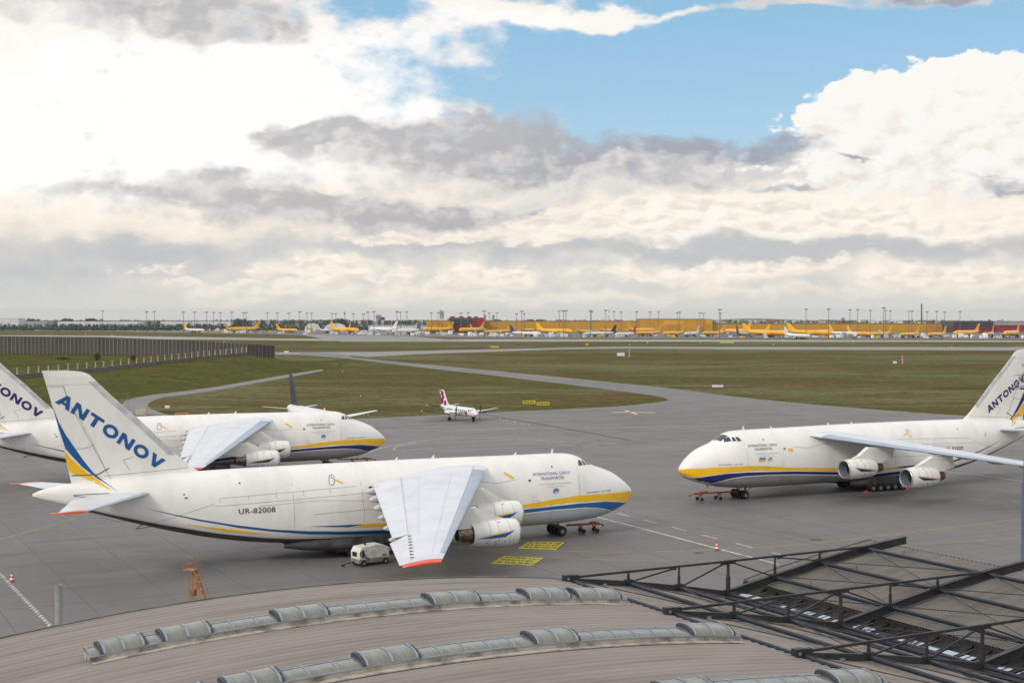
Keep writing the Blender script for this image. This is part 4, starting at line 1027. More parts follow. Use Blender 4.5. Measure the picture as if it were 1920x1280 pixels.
def body_text(s, x0, x1, z0, z1, side, mat, parent, yfn=ys, rise=0.0):
    """lettering on the side of the body; x0 is where the first letter starts"""
    vs, fs = TXT[s]; m = MB(); pts = []
    for u, v in vs:
        x = x0 + (x1 - x0) * u; z = z0 + (z1 - z0) * v + rise * u
        pts.append((x, side * (yfn(x, z) + .032), z))
    m.add(pts, fs); return m.build('lettering', mat, parent)
def body_patch(pts, side, mat, parent, name, off=.03, n=3, yfn=ys):
    """quad (x, z) corner list laid on the body"""
    m = MB(); a, b, c, d = [Vector((p[0], p[1])) for p in pts]; rs = []
    for j in range(n + 1):
        r = []
        for i in range(n + 1):
            p = a.lerp(b, i / n).lerp(d.lerp(c, i / n), j / n); r.append((p.x, side * (yfn(p.x, p.y) + off), p.y))
        rs.append(r)
    m.rings(rs, False); return m.build(name, mat, parent, smooth=60)
def body_lines(lines, sides, w=.05, yfn=ys, off=.022):
    m = MB()
    for side in sides:
        for ln in lines:
            for (xa, za), (xb, zb) in zip(ln, ln[1:]):
                L = sqrt((xb - xa)**2 + (zb - za)**2); n = max(1, int(L / 1.0)); nx, nz = -(zb - za) / L * w / 2, (xb - xa) / L * w / 2
                for k in range(n):
                    q = []
                    for f, s in ((k / n, 1), ((k + 1) / n, 1), ((k + 1) / n, -1), (k / n, -1)):
                        x, z = xa + (xb - xa) * f + s * nx, za + (zb - za) * f + s * nz; q.append((x, side * (yfn(x, z) + off), z))
                    m.add(q, [(0, 1, 2, 3)])
    return m
def all_y(x, z):
    zt = sec(min(x, 70.2))[0]
    return max(fin_y(x, z), ys(min(x, 70.2), z) if z < zt else 0)
# wheel: tyre with the rim as its sub-part
def lathe_wheel(r, w):
    t = MB().lathe([(-w * .45, r * .40), (-w / 2, r * .6), (-w / 2, r * .86), (-w * .36, r * .97), (0, r), (w * .36, r * .97), (w / 2, r * .86), (w / 2, r * .6), (w * .45, r * .40)], (0, 0, 0), 'y', 22)
    m = MB().lathe([(-w * .48, .02), (-w * .44, r * .16), (-w * .36, r * .22), (-w * .47, r * .42), (w * .47, r * .42), (w * .36, r * .22), (w * .44, r * .16), (w * .48, .02)], (0, 0, 0), 'y', 18)
    return t.mesh('wheel', M_TYRE, 40), m.mesh('rim', M_RIM, 40)
BW, BR = lathe_wheel(.62, .46); NW, NR = lathe_wheel(.60, .44)
def wheel(parent, loc, me=(None, None)):
    w = link('wheel', me[0], parent, loc=loc); link('rim', me[1], w); return w
# engine meshes shared by all
nac_m = MB().lathe([(1.3, .25), (1.35, 1.02), (.75, 1.06), (.3, 1.10), (.06, 1.15)], (0, 0, 0), 'x', 36)
NAC_IN = nac_m.mesh('intake', M_DUCT, 40)
NAC_LIP = MB().lathe([(.06, 1.15), (0, 1.2), (.03, 1.25), (.22, 1.31)], (0, 0, 0), 'x', 36).mesh('intake_lip', M_LIP, 50)
NAC = MB().lathe([(.22, 1.311), (.7, 1.37), (1.5, 1.41), (2.6, 1.41), (2.6, 1.395), (2.63, 1.395), (2.63, 1.405), (3.55, 1.36), (3.55, 1.345), (3.6, 1.345), (3.6, 1.355), (4.5, 1.26), (5.25, 1.13), (5.25, 1.08), (4.6, 1.05), (4.4, .7)], (0, 0, 0), 'x', 40).mesh('nacelle', M_NAC, 25)
CORE = MB().lathe([(4.3, .86), (5.2, .80), (5.3, .78), (5.3, .8), (5.75, .74), (5.75, .75), (6.3, .66), (6.3, .67), (6.75, .60), (6.75, .55), (6.2, .5)], (0, 0, 0), 'x', 28).mesh('exhaust_nozzle', M_EXH, 25)
PLUG = MB().lathe([(6.2, .5), (6.25, .3), (6.9, .03)], (0, 0, 0), 'x', 16).mesh('exhaust_core', M_DARK, 40)
FAN = MB().lathe([(.75, .02), (.95, .16), (1.25, .3), (1.3, .95)], (0, 0, 0), 'x', 24).mesh('fan_hub', M_DARK, 40)
def nac_r(x): return itp(x, [(.22, 1.31), (.7, 1.37), (1.5, 1.41), (2.6, 1.41), (3.55, 1.36), (4.5, 1.26), (5.25, 1.13)])
def nac_strip(top, bot, mat, name, parent):
    for side in (1, -1):
        m = MB(); rs = []
        for x in lins(top[0][0], top[-1][0], 22):
            a, b = itp(x, top), itp(x, bot); r = nac_r(x) + .02
            rs.append([(x, side * sqrt(max(r * r - z * z, 0)), z) for z in lins(a, b, 3)])
        m.rings(rs, False); m.build(name, mat, parent, smooth=60)
SPL = [(4.0, 6.4, 1), (3.2, 4.8, 1)]
def freighter(label, X0, Y0_, th, blue, number, model, belly, tip, left=True, flag=False, extra_text='www.antonov-airlines.aero'):
    root = thing('cargo_aircraft', label, 'aircraft', (X0, Y0_, SLABZ), th + pi, 'giant four-engined cargo aircraft on the apron')
    # fuselage
    xs = [0, .08, .25, .5] + lins(.9, 9.5, 16) + lins(10.5, 52, 32) + lins(53, 69.3, 18) + [69.8, 70.2]
    rs = []; n = 56
    for x in xs:
        zt, zb, w, zc = sec(x); r = []
        for i in range(n):
            a = 2 * pi * i / n; ca, sa = cos(a), sin(a)
            if sa >= 0: k = 2.35; hz = zt - zc
            else: k = 3.5; hz = zc - zb
            rr = (abs(ca) ** k + abs(sa) ** k) ** (-1 / k)
            r.append((x, w * rr * ca, zc + hz * rr * sa))
        rs.append(r)
    MB().rings(rs).build('fuselage', M_PW, root, smooth=50)
    sd = (1, -1)
    body_strip([(-.0, 4.62), (1.1, 4.78), (4, 4.93), (5.9, 4.98), (9.3, 5.0), (12.5, 4.81), (15.6, 4.5), (17.2, 4.35), (25, 3.92), (33.8, 3.44), (36.3, 3.48), (37.76, 3.19)], [(0, 4.3), (.25, 3.98), (1, 3.46), (3, 3.85), (5.6, 4.16), (7.7, 4.24), (11, 4.29), (15.6, 4.0), (17.2, 3.99), (25, 3.45), (33.4, 3.1), (37.76, 3.19)], sd, name='yellow_stripe', mat=M_AYEL, parent=root)
    body_strip([(.95, 3.36), (3.1, 3.72), (5.6, 4.03), (9.3, 4.08), (12.5, 3.98), (17.1, 3.82), (25, 3.33), (33, 2.64), (38.6, 2.85), (42.6, 3.14), (46.5, 3.6), (50.2, 4.26), (51.6, 4.55), (54.25, 5.12), (56.6, 5.72), (59.35, 6.45)], [(.95, 3.3), (1.5, 2.9), (2.5, 2.55), (3.75, 2.68), (5.2, 3.1), (6.6, 3.38), (8.5, 3.57), (12.5, 3.59), (17.05, 3.42), (25, 2.95), (32.7, 2.16), (38.55, 2.49), (42.57, 2.84), (46.45, 3.36), (50.19, 4.01), (51.62, 4.37), (54.24, 4.95), (56.6, 5.62), (59.35, 6.44)], sd, name='blue_stripe', mat=blue, parent=root)
    body_strip([(36.31, 3.485), (40.05, 3.58), (42.53, 3.65)], [(36.31, 3.47), (38.04, 3.27), (40, 3.43), (42.53, 3.64)], sd, name='blue_flash', mat=blue, parent=root)
    if belly is M_BEL1: body_strip([(46.54, 3.12), (51.4, 3.95), (51.6, 4.01), (53.0, 4.21), (55.27, 4.62)], [(46.54, 3.1), (48.9, 3.35), (51.35, 3.70), (53, 4.08), (55.27, 4.61)], sd, name='yellow_stripe', mat=M_AYEL, parent=root)
    body_strip([(3.6, 2.45), (3.75, 2.55), (5.2, 2.98), (6.6, 3.26), (8.5, 3.45), (12.5, 3.47), (17.05, 3.3), (25, 2.8), (31, 2.2), (34, 1.9)], [(3.6, 2.3), (4.5, 2.2), (6, 1.97), (8.2, 1.76), (11, 1.62), (34, 1.57)], sd, name='belly_paint_and_shade', mat=belly, parent=root, curve_low=True, nz=9, off=.02)
    body_strip([(34, 1.98), (40, 2.1), (44, 2.35), (47.2, 2.7), (52.3, 3.5), (58, 4.75), (62, 5.75), (65.5, 6.7)], [(34, 1.57), (40, 1.6), (44, 1.72), (48, 2.1), (52, 2.75), (56, 3.65), (60, 4.75), (64, 6.0), (65.5, 6.5)], sd, name='belly_paint_and_shade', mat=M_BELR, parent=root, curve_low=True, nz=8, off=.02)  # dark grey rear belly paint with the underside shade mixed into its colour
    # flight deck glass: side panes and windscreen, each a piece
    for s in sd:
        for q in ([(8.86, 8.42), (8.22, 8.42), (8.22, 8.96), (8.62, 8.95)], [(8.08, 8.42), (7.55, 8.42), (7.78, 8.92), (8.02, 8.95)], [(7.42, 8.42), (6.55, 8.28), (6.95, 8.7), (7.55, 8.98)]): body_patch(q, s, M_COCK, root, 'cockpit_window', off=.035)
    m = MB(); rs = []
    for x in lins(6.35, 7.55, 5):
        zt, zb, w, zc = sec(x); rs.append([(x, y, zc + (zt - zc) * max(0, 1 - (abs(y) / w) ** 2.35) ** (1 / 2.35) + .035) for y in lins(-.95, .95, 8)])
    m.rings(rs, False).build('windscreen', M_COCK, root, smooth=60)
    # lettering
    ft = freighter
    for s in sd:
        fw = s > 0    # starboard reads aft to nose, port reads nose to aft
        def put(t, xa, xb, z0, z1, mat=M_LET, rise=0.0):
            if fw: body_text(t, xb, xa, z0, z1, s, mat, root)
            else: body_text(t, xa, xb, z0, z1, s, mat, root)
        put(number, 46.2, 50.1, 5.42, 5.97)
        lb = blue if blue is M_ABLUE else M_LET
        put('INTERNATIONAL CARGO', 9.6 if not fw else 10.3, 14.6 if not fw else 15.2, 7.56, 7.90, lb); put('TRANSPORTER', 10.5 if not fw else 11.2, 13.6 if not fw else 14.35, 7.05, 7.39, lb)
        put('ANTONOV AIRLINES', 10.4, 14.6, 6.50, 6.63, M_LETG); put(extra_text, 11.3, 13.8, 6.2, 6.32, M_LETG)
        put(model, 4.6, 8.3, 5.18, 5.36, M_LET)
        # emblem, flag, exit frames, yellow markers
        cx = 12.44 if fw else 13.05; cz = 5.72
        m = MB(); pts = [(cx + .42 * cos(2 * pi * i / 16), cz + .34 * sin(2 * pi * i / 16)) for i in range(16)]
        m.poly([(x, s * (ys(x, z) + .03), z) for x, z in pts]); m.build('emblem', M_TEAL, root)
        if flag and not fw:
            body_patch([(11.1, 5.73), (12.2, 5.73), (12.29, 6.02), (11.19, 6.03)], s, M_FLAGB, root, 'flag', off=.035); body_patch([(11.02, 5.46), (12.1, 5.45), (12.2, 5.727), (11.1, 5.727)], s, M_AYEL, root, 'flag', off=.035)
        if fw: body_patch([(18.95, 8.0), (18.85, 8.22), (17.72, 7.58), (17.85, 7.32)], s, M_AYEL, root, 'exit_marker')
        else: body_patch([(16.35, 6.72), (17.2, 6.6), (17.25, 7.05), (16.45, 7.15)], s, M_AYEL, root, 'exit_marker')
        body_patch([(39.45, 8.35), (38.4, 7.9), (38.45, 8.08), (39.5, 8.58)], s, M_AYEL, root, 'exit_marker')
        # rescue door outline (white hatch rimmed in blue)
        door = [(39.66 + .32 * cos(a) - .3 * max(-1, min(1, 1.4 * sin(a))) * .3, 8.38 + .5 * max(-1, min(1, 1.25 * sin(a)))) for a in [2 * pi * i / 20 for i in range(21)]]
        body_lines([door], (s,), .07, off=.03).build('escape_hatch', pmat('hatch_rim', (.12, .25, .42), .5) if fw else M_LETG, root)
        for q, mt in (([(39.7, 8.55), (39.55, 8.55), (39.55, 8.68), (39.7, 8.68)], M_DARK), ([(15.95, 6.98), (15.62, 6.98), (15.62, 7.2), (15.95, 7.2)], M_COCK), ([(12.6, 8.38), (12.42, 8.38), (12.42, 8.55), (12.6, 8.55)], M_COCK), ([(35.55, 7.28), (35.2, 7.28), (35.2, 7.48), (35.55, 7.48)], M_DARK), ([(49.85, 8.48), (49.68, 8.48), (49.68, 8.63), (49.85, 8.63)], M_DARK), ([(55.6, 7.3), (55.3, 7.3), (55.3, 7.42), (55.6, 7.42)], M_DARK), ([(55.7, 7.65), (55.55, 7.65), (55.55, 7.78), (55.7, 7.78)], M_DARK)):
            body_patch(q, s, mt, root, 'vent')
    lines = [[(11.8, 4.66), (13.1, 4.62), (13.1, 2.6)], [(11.75, 4.66), (11.7, 2.66), (13.1, 2.6)], [(9.15, 8.2), (9.3, 5.1)], [(9.3, 5.1), (9.1, 3.6)], [(1.9, 6.3), (1.75, 3.6)], [(30.5, 7.0), (40, 6.7), (52.5, 6.35)], [(38.6, 3.6), (38.6, 2.0)], [(36.2, 6.0), (41.5, 6.35), (48, 6.1)], [(37, 7.6), (52, 7.15), (52, 6.75)], [(43, 7.5), (43, 6.95)], [(46, 7.42), (46, 6.9)], [(49, 7.3), (49, 6.85)], [(40, 7.55), (40, 7.05)], [(34, 5.1), (42, 4.9)], [(15.6, 5.2), (15.0, 5.2)], [(15.6, 4.8), (14.7, 4.72)], [(52.6, 6.6), (58.6, 4.9), (62, 5.0), (65.5, 6.5)], [(36.5, 9.0), (36.2, 3.7)], [(44.2, 9.3), (44.1, 3.6)], [(28, 8.2), (20, 7.0), (17.5, 7.3)]]
    body_lines(lines, sd, .035).build('panel_line', M_LINE, root)
    body_lines([[(12.0, 4.64), (12.95, 4.6), (12.95, 2.66), (11.9, 2.7), (12.0, 4.64)]], (-1,), .06, off=.036).build('crew_door_rim', M_LETG, root)
    body_lines([[(60, 4.1), (58.4, 4.55), (53, 3.3), (47.2, 2.6)], [(66.4, 8.1), (66.2, 7.1)], [(66.4, 8.1), (63, 8.15)], [(66.3, 8.0), (64, 7.6)]], sd, .07).build('ramp_hinge', M_LINED, root)
    # fin and rudder
    def hi(z): return itp(z, FHI)
    fin_piece(lambda z: itp(z, FLE), lambda z: hi(z), [8.8, 9.3, 9.8, 10.2, 11, 12, 13, 14, 15, 16, 17, 18, 18.6, 19.1], 14).build('tail_fin', M_PW, root, smooth=50)
    fin_piece(lambda z: itp(z, FLE), lambda z: itp(z, FTE), [19.13, 19.4, 19.73, 19.9, 20.1, 20.2, 20.28, 20.36, 20.44, 20.5, 20.54, 20.58, 20.6], 14).build('fin_tip', M_PW, root, smooth=60)
    for a, b in ((9.2, 12.62), (12.67, 19.1)): fin_piece(lambda z: hi(z) + .05, lambda z: itp(z, FTE), lins(a, b, 8), 6).build('rudder', M_PW, root, smooth=50)
    def fstrip(fr, bk, mat, name):
        zs = lins(fr[0][0], fr[-1][0], 44)
        for s in sd:
            m = MB(); rs = []
            for z in zs:
                a, b = itp(z, fr), itp(z, bk); rs.append([(a + (b - a) * i / 4, s * (all_y(a + (b - a) * i / 4, z) + .03), z) for i in range(5)])
            m.rings(rs, False); m.build(name, mat, root, smooth=60)
    fstrip([(8.27, 62.15), (9.29, 63.32), (10.11, 64.24), (11.34, 65.16), (12.56, 65.96), (14.14, 66.97), (15.46, 67.65), (17.01, 68.2)], [(8.27, 62.16), (8.98, 63.08), (9.69, 64.07), (10.82, 65.39), (11.87, 66.3), (12.73, 67.0), (14.76, 67.62), (17.01, 68.2)], blue, 'tail_swoosh')
    fstrip([(8.42, 62.74), (9.44, 63.9), (10.02, 64.7), (10.77, 65.5), (11.65, 66.43), (12.44, 67.05)], [(8.42, 62.75), (8.89, 63.67), (9.54, 64.85), (10.1, 66.2), (10.4, 66.66), (12.44, 67.1)], M_AYEL, 'tail_swoosh')
    # big name on the fin
    for s in sd:
        m = MB(); base, axis, up = (Vector((68.0, 17.42)), Vector((-.816, -.578)), Vector((-.55, .835))) if s > 0 else (Vector((58.72, 10.52)), Vector((.846, .533)), Vector((-.533, .846)))
        pos = 0.0; H_ = 1.22; SXX = 1.125
        if s < 0: H_ = 1.12; SXX = .86
        for ch in 'ANTONOV':
            for q in heavy(ch):
                n_ = 3
                a, b, c, d = [base + axis * ((pos + x) * SXX) + up * (y * H_) for x, y in q]
                for i in range(n_):
                    P = lambda u, v: a.lerp(b, u).lerp(d.lerp(c, u), v)
                    m.add([(p.x, s * (fin_y(p.x, p.y) + .035), p.y) for p in (P(i / n_, 0), P((i + 1) / n_, 0), P((i + 1) / n_, 1), P(i / n_, 1))], [(0, 1, 2, 3)])
            pos += {'A': 1.5, 'N': 1.4, 'T': 1.38, 'O': 1.5, 'V': 1.42}[ch] + (.12 if ch == 'A' else .22)
        m.build('tail_lettering', blue if blue is M_ABLUE else M_ANAVY, root)
    fy = lambda x, z: fin_y(x, z)
    m = body_lines([[(67.1, 18.98), (68.7, 18.98)], [(66.5, 16.95), (67.1, 18.98)], [(62.96, 10.2), (66.4, 16.9)], [(67.1, 12.65), (65.1, 12.65), (64.15, 13.02)], [(60.2, 11.6), (61.3, 11.3), (60.6, 10.2)], [(54.6, 10.2), (63.2, 9.75)]], sd, .05, yfn=all_y); m.build('panel_line', M_LINE, root)
    m = body_lines([[(66.4, 9.95), (63.8, 9.95), (62.7, 10.55)]], sd, .1, yfn=all_y, off=.04); m.build('hinge_line', M_LINED, root)
    # grey leading edge of the fin
    for s in sd:
        m = MB(); rs = []
        for z in lins(11.6, 19.4, 16):
            a = itp(z, FLE); rs.append([(a + .9 * i / 4 - .01, s * (fin_y(a + .9 * i / 4, z) + .02), z) for i in range(5)])
        m.rings(rs, False); m.build('fin_leading_edge', pmat('fin_edge_grey', (.56, .56, .57), .45), root, smooth=60)
    for s in sd:
        # wing with its moving surfaces
        nm = dict(smooth=55)
        wing_piece([1.5, 3.3, 6, 9, 12, 16, 20, 24, 28, 32, 34.5, 35.7], .115, .76, s).build('wing', M_WING, root, **nm)
        wing_piece(lins(4.1, 34.2, 12), 0, .112, s, 6).build('slat', M_SLAT, root, **nm)
        wing_piece([1.5, 3.0, 4.08], 0, .112, s, 6).build('wing_root', M_WING, root, **nm)
        wing_piece([34.22, 35.0, 35.7], 0, .112, s, 6).build('outer_edge', M_WING, root, **nm)
        wing_piece([35.71, 36.1, 36.4, 36.65], 0, 1, s, 10).build('wing_tip', tip, root, **nm)
        for a, b in ((3.2, 15.0), (15.05, 26.6)): wing_piece(lins(a, b, 5), .762, 1, s, 5).build('flap', M_WING, root, **nm)
        m = wing_piece(lins(26.7, 35.65, 5), .762, 1, s, 5)
        def droop(x, y, z):
            sp = abs(y); hx, hz = w_pt(sp, .762, s, True)[0], w_pt(sp, .762, s, True)[2]; a = radians(13 * (1 - (sp - 26.7) / 12)); dx, dz = x - hx, z - hz
            return (hx + (dx * cos(a) + dz * sin(a)) * 1.25, y, hz - dx * sin(a) * 1.25 + dz * cos(a))
        m.xf(droop).build('aileron', M_WING, root, **nm)
        for k, sp in enumerate((4.6, 8.4, 12.4, 16.6, 21.0, 25.4)):
            x0, _, z0 = w_pt(sp, .72, s, False); x1, _, z1 = w_pt(sp, 1.0, s, False); sc = 1 - .25 * k / 5
            MB().lathe([(-2.6, .04), (-1.8, .3), (-.6, .46), (.5, .46), (1.5, .40), (2.3, .27), (2.75, .12), (2.8, .01)], (0, 0, 0), 'x', 12).xf(lambda x, y, z: (x1 - 1.85 + x * sc, s * sp + y * sc * .95, z1 - .30 + z * sc * 1.25 - .05 * x)).build('flap_track_fairing', M_FAIR, root, smooth=50)
        # panel seams and spoiler joints on the upper wing skin
        ln = MB()
        def wseam(s0, u0, s1, u1, w=.035):
            n = 8
            for i in range(n):
                p, q = [Vector(w_pt(s0 + (s1 - s0) * f, u0 + (u1 - u0) * f, s, True)) + Vector((0, 0, .02)) for f in (i / n, (i + 1) / n)]
                dd = (q - p).normalized().cross(Vector((0, 0, 1))) * w / 2; ln.add([p - dd, q - dd, q + dd, p + dd], [(0, 1, 2, 3)])
        wseam(4, .6, 27, .6); wseam(4, .755, 35, .755, .07); wseam(6, .3, 34, .3)
        for sp in (5, 7, 9, 11, 13, 15, 17, 19, 21, 23, 25, 27): wseam(sp, .6, sp, .755)
        for sp in (9, 16, 23, 30): wseam(sp, .13, sp, .6)
        ln.build('panel_line', pmat('wing_seam', (.58, .60, .63), .6), root)
        dots = MB()
        for k in range(8): p = Vector(w_pt(27.4 + k * 1.0, .74, s, True)) + Vector((0, 0, .03)); dots.box(p, (.35, .18, .05))
        dots.build('aileron_hinge', M_LINED, root)
        # tailplane with elevator and horn tip
        def t_pt(sp, u, up):
            a = 59.4 + (sp - 2.6) * (8.0 / 10.5); b = 66.6 + (sp - 2.6) * (3.4 / 10.5); c = b - a; t_ = .055 * c * foil(u)
            return (a + c * u, s * sp, 7.95 - .0 * sp + (t_ if up else -t_) * .8)
        for nme, ss, ua, ub, mt in (('tailplane', [.8, 1.5, 3, 5, 7, 9, 11, 12.4], .09, .72, M_WING), ('tailplane_edge', [2.2, 5, 9, 12.4], 0, .088, M_SLAT), ('elevator', [2.9, 5, 7, 9, 11, 12.4], .722, 1, M_WING), ('tailplane_tip', [12.42, 12.8, 13.1], 0, 1.25, tip)):
            rows = []
            for sp in ss:
                r = []
                for i in range(9):
                    f = i / 8; u = ua + (ub - ua) * (f ** 1.5 if ua == 0 else f); uu = min(u, 1)
                    lo, hi2 = list(t_pt(sp, uu, False)), list(t_pt(sp, uu, True))
                    if u > 1:
                        a_ = t_pt(sp, 0, True)[0]; b_ = t_pt(sp, 1, True)[0]; lo[0] = hi2[0] = a_ + (b_ - a_) * u; lo[2] = 7.95 - .03; hi2[2] = 7.95 + .03
                    r.append((tuple(lo), tuple(hi2)))
                rows.append(r)
            panel_loft(MB(), rows if s > 0 else rows[::-1], 8).build(nme, mt, root, smooth=55)
        # engines
        for ex, ey, ez in ((20.7, 10.2, 4.55), (25.0, 17.8, 3.88)):
            e = link('engine', NAC, root, loc=(ex, s * ey, ez))
            for me in (NAC_IN, NAC_LIP, CORE, PLUG, FAN): link(me.name.split('.')[0], me, e)
            nac_strip([(.85, .36), (2.1, .10), (5.0, -.30)], [(.85, .35), (1.9, -.28), (3.4, -.34), (5.0, -.32)], blue, 'blue_flash', e)
            nac_strip([(1.75, .33), (3, .12), (4.7, -.12)], [(1.75, .24), (2.6, .02), (4.7, -.14)], M_AYEL, 'yellow_flash', e)
            rg = MB()
            for x in (1.35, 2.62, 3.58): rg.lathe([(x - .022, nac_r(x) - .02), (x - .022, nac_r(x) + .012), (x + .022, nac_r(x) + .012), (x + .022, nac_r(x) - .02)], (0, 0, 0), 'x', 40)
            rg.build('cowl_seam', M_LINE, e)
            mk = MB()
            for a, x in ((-.55, 1.9), (-.55, 2.9), (-.62, 3.9), (.98, 2.4), (-.75, 3.0)):
                for q in (1, -1): r = nac_r(x) + .015; mk.box((x, q * r * cos(a), r * sin(a)), (.2, .03, .09))
            mk.build('marking', M_LINED, e)
            # pylon: prism from the nacelle crown up to the wing
            lx, _, lz = w_pt(ey, .0, s, False); ux, _, uz = w_pt(ey, .45, s, False)
            prof = [(ex + 1.2, ez + 1.36), (ex + 2.6, ez + 1.80), (lx - .7, lz - .38), (lx + .3, lz - .42), (ux, uz + .1), (ux - 1.2, uz - .25), (ex + 8.8, ez + 1.05), (ex + 6.6, ez + .62), (ex + 5.3, ez + .7), (ex + 4.3, ez + 1.0)]
            m = MB(); w = [.08, .34, .36, .36, .3, .3, .2, .32, .36, .3]
            m.rings([[(x, s * ey + q * ww, z) for (x, z), ww in zip(prof, w)] for q in (-1, 1)])
            m.build('pylon', M_NAC, root)
        # main gear fairing, hanging doors, ten wheels a side
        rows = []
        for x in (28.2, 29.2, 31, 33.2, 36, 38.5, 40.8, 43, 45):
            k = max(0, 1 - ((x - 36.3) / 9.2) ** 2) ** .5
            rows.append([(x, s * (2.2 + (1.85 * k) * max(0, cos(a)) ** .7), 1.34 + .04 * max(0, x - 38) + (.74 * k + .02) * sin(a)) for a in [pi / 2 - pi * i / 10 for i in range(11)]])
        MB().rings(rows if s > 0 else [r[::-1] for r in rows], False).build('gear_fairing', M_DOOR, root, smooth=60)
        MB().box((35.2, s * 1.9, 1.15), (8.4, 3.6, 1.0)).build('gear_shade_box', M_DARK, root)  # black box added to deepen the shade among the main wheels
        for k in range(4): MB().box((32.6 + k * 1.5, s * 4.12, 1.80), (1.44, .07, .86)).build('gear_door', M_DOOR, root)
        for k in range(5):
            x = 31.6 + k * 1.42
            MB().bar((x, s * 3.2, 2.0), (x + .35, s * 3.2, .62), .22, .3).build('gear_leg', M_STRUT, root)
            m = MB(); m.bar((x + .2, s * 3.75, 1.5), (x + .55, s * 3.85, 1.15), .1, .1); m.bar((x + .5, s * 3.8, 1.2), (x + .85, s * 3.8, 1.4), .12, .16); m.tube((x + .35, s * 2.6, .62), (x + .35, s * 3.75, .62), .1, 8); m.build('gear_link', M_RIM, root)
            for y in (2.75, 3.55): wheel(root, (x + .35, s * y, .62 ), (BW, BR))
        for y in (.48, 1.32): wheel(root, (10.4, s * y, .60), (NW, NR))
        m = MB(); m.bar((10.9, s * .9, 1.9), (10.4, s * .9, .54), .2, .24); m.tube((10.4, s * .48, .54), (10.4, s * 1.32, .54), .09, 8); m.bar((12.3, s * .9, 1.75), (10.5, s * .9, .9), .1, .1); m.build('nose_gear_leg', M_STRUT, root)
    # aerials
    for x, h in ((11.0, .55), (16, .3), (26.5, .35), (31, .3)):
        zt = sec(x)[0]; MB().add([(x + .25, -.03, zt - .05), (x - .1, -.03, zt - .05), (x - .1 + h * .5 - .3, -.02, zt + h), (x + .1 + h * .5 - .3, -.02, zt + h), (x + .25, .03, zt - .05), (x - .1, .03, zt - .05), (x - .1 + h * .5 - .3, .02, zt + h), (x + .1 + h * .5 - .3, .02, zt + h)], [(0, 1, 2, 3), (7, 6, 5, 4), (1, 5, 6, 2), (0, 3, 7, 4), (3, 2, 6, 7)]).build('aerial', M_PW, root)
    m = MB(); m.bar((5.0, .5, 2.2), (5.25, .5, 1.75), .05, .12); m.build('belly_probe', M_STRUT, root)
    return root
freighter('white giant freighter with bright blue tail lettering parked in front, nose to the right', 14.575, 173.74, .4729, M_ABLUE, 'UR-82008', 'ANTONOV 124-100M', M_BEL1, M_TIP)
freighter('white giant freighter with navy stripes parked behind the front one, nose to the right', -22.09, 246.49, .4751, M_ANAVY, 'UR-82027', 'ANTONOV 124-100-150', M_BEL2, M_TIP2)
freighter('white giant freighter with a small blue and yellow flag on its nose, facing left', 23.27, 197.71, 3.6241, M_ANAVY, 'UR-82029', 'ANTONOV 124-100', M_BEL2, M_TIP2, flag=True)
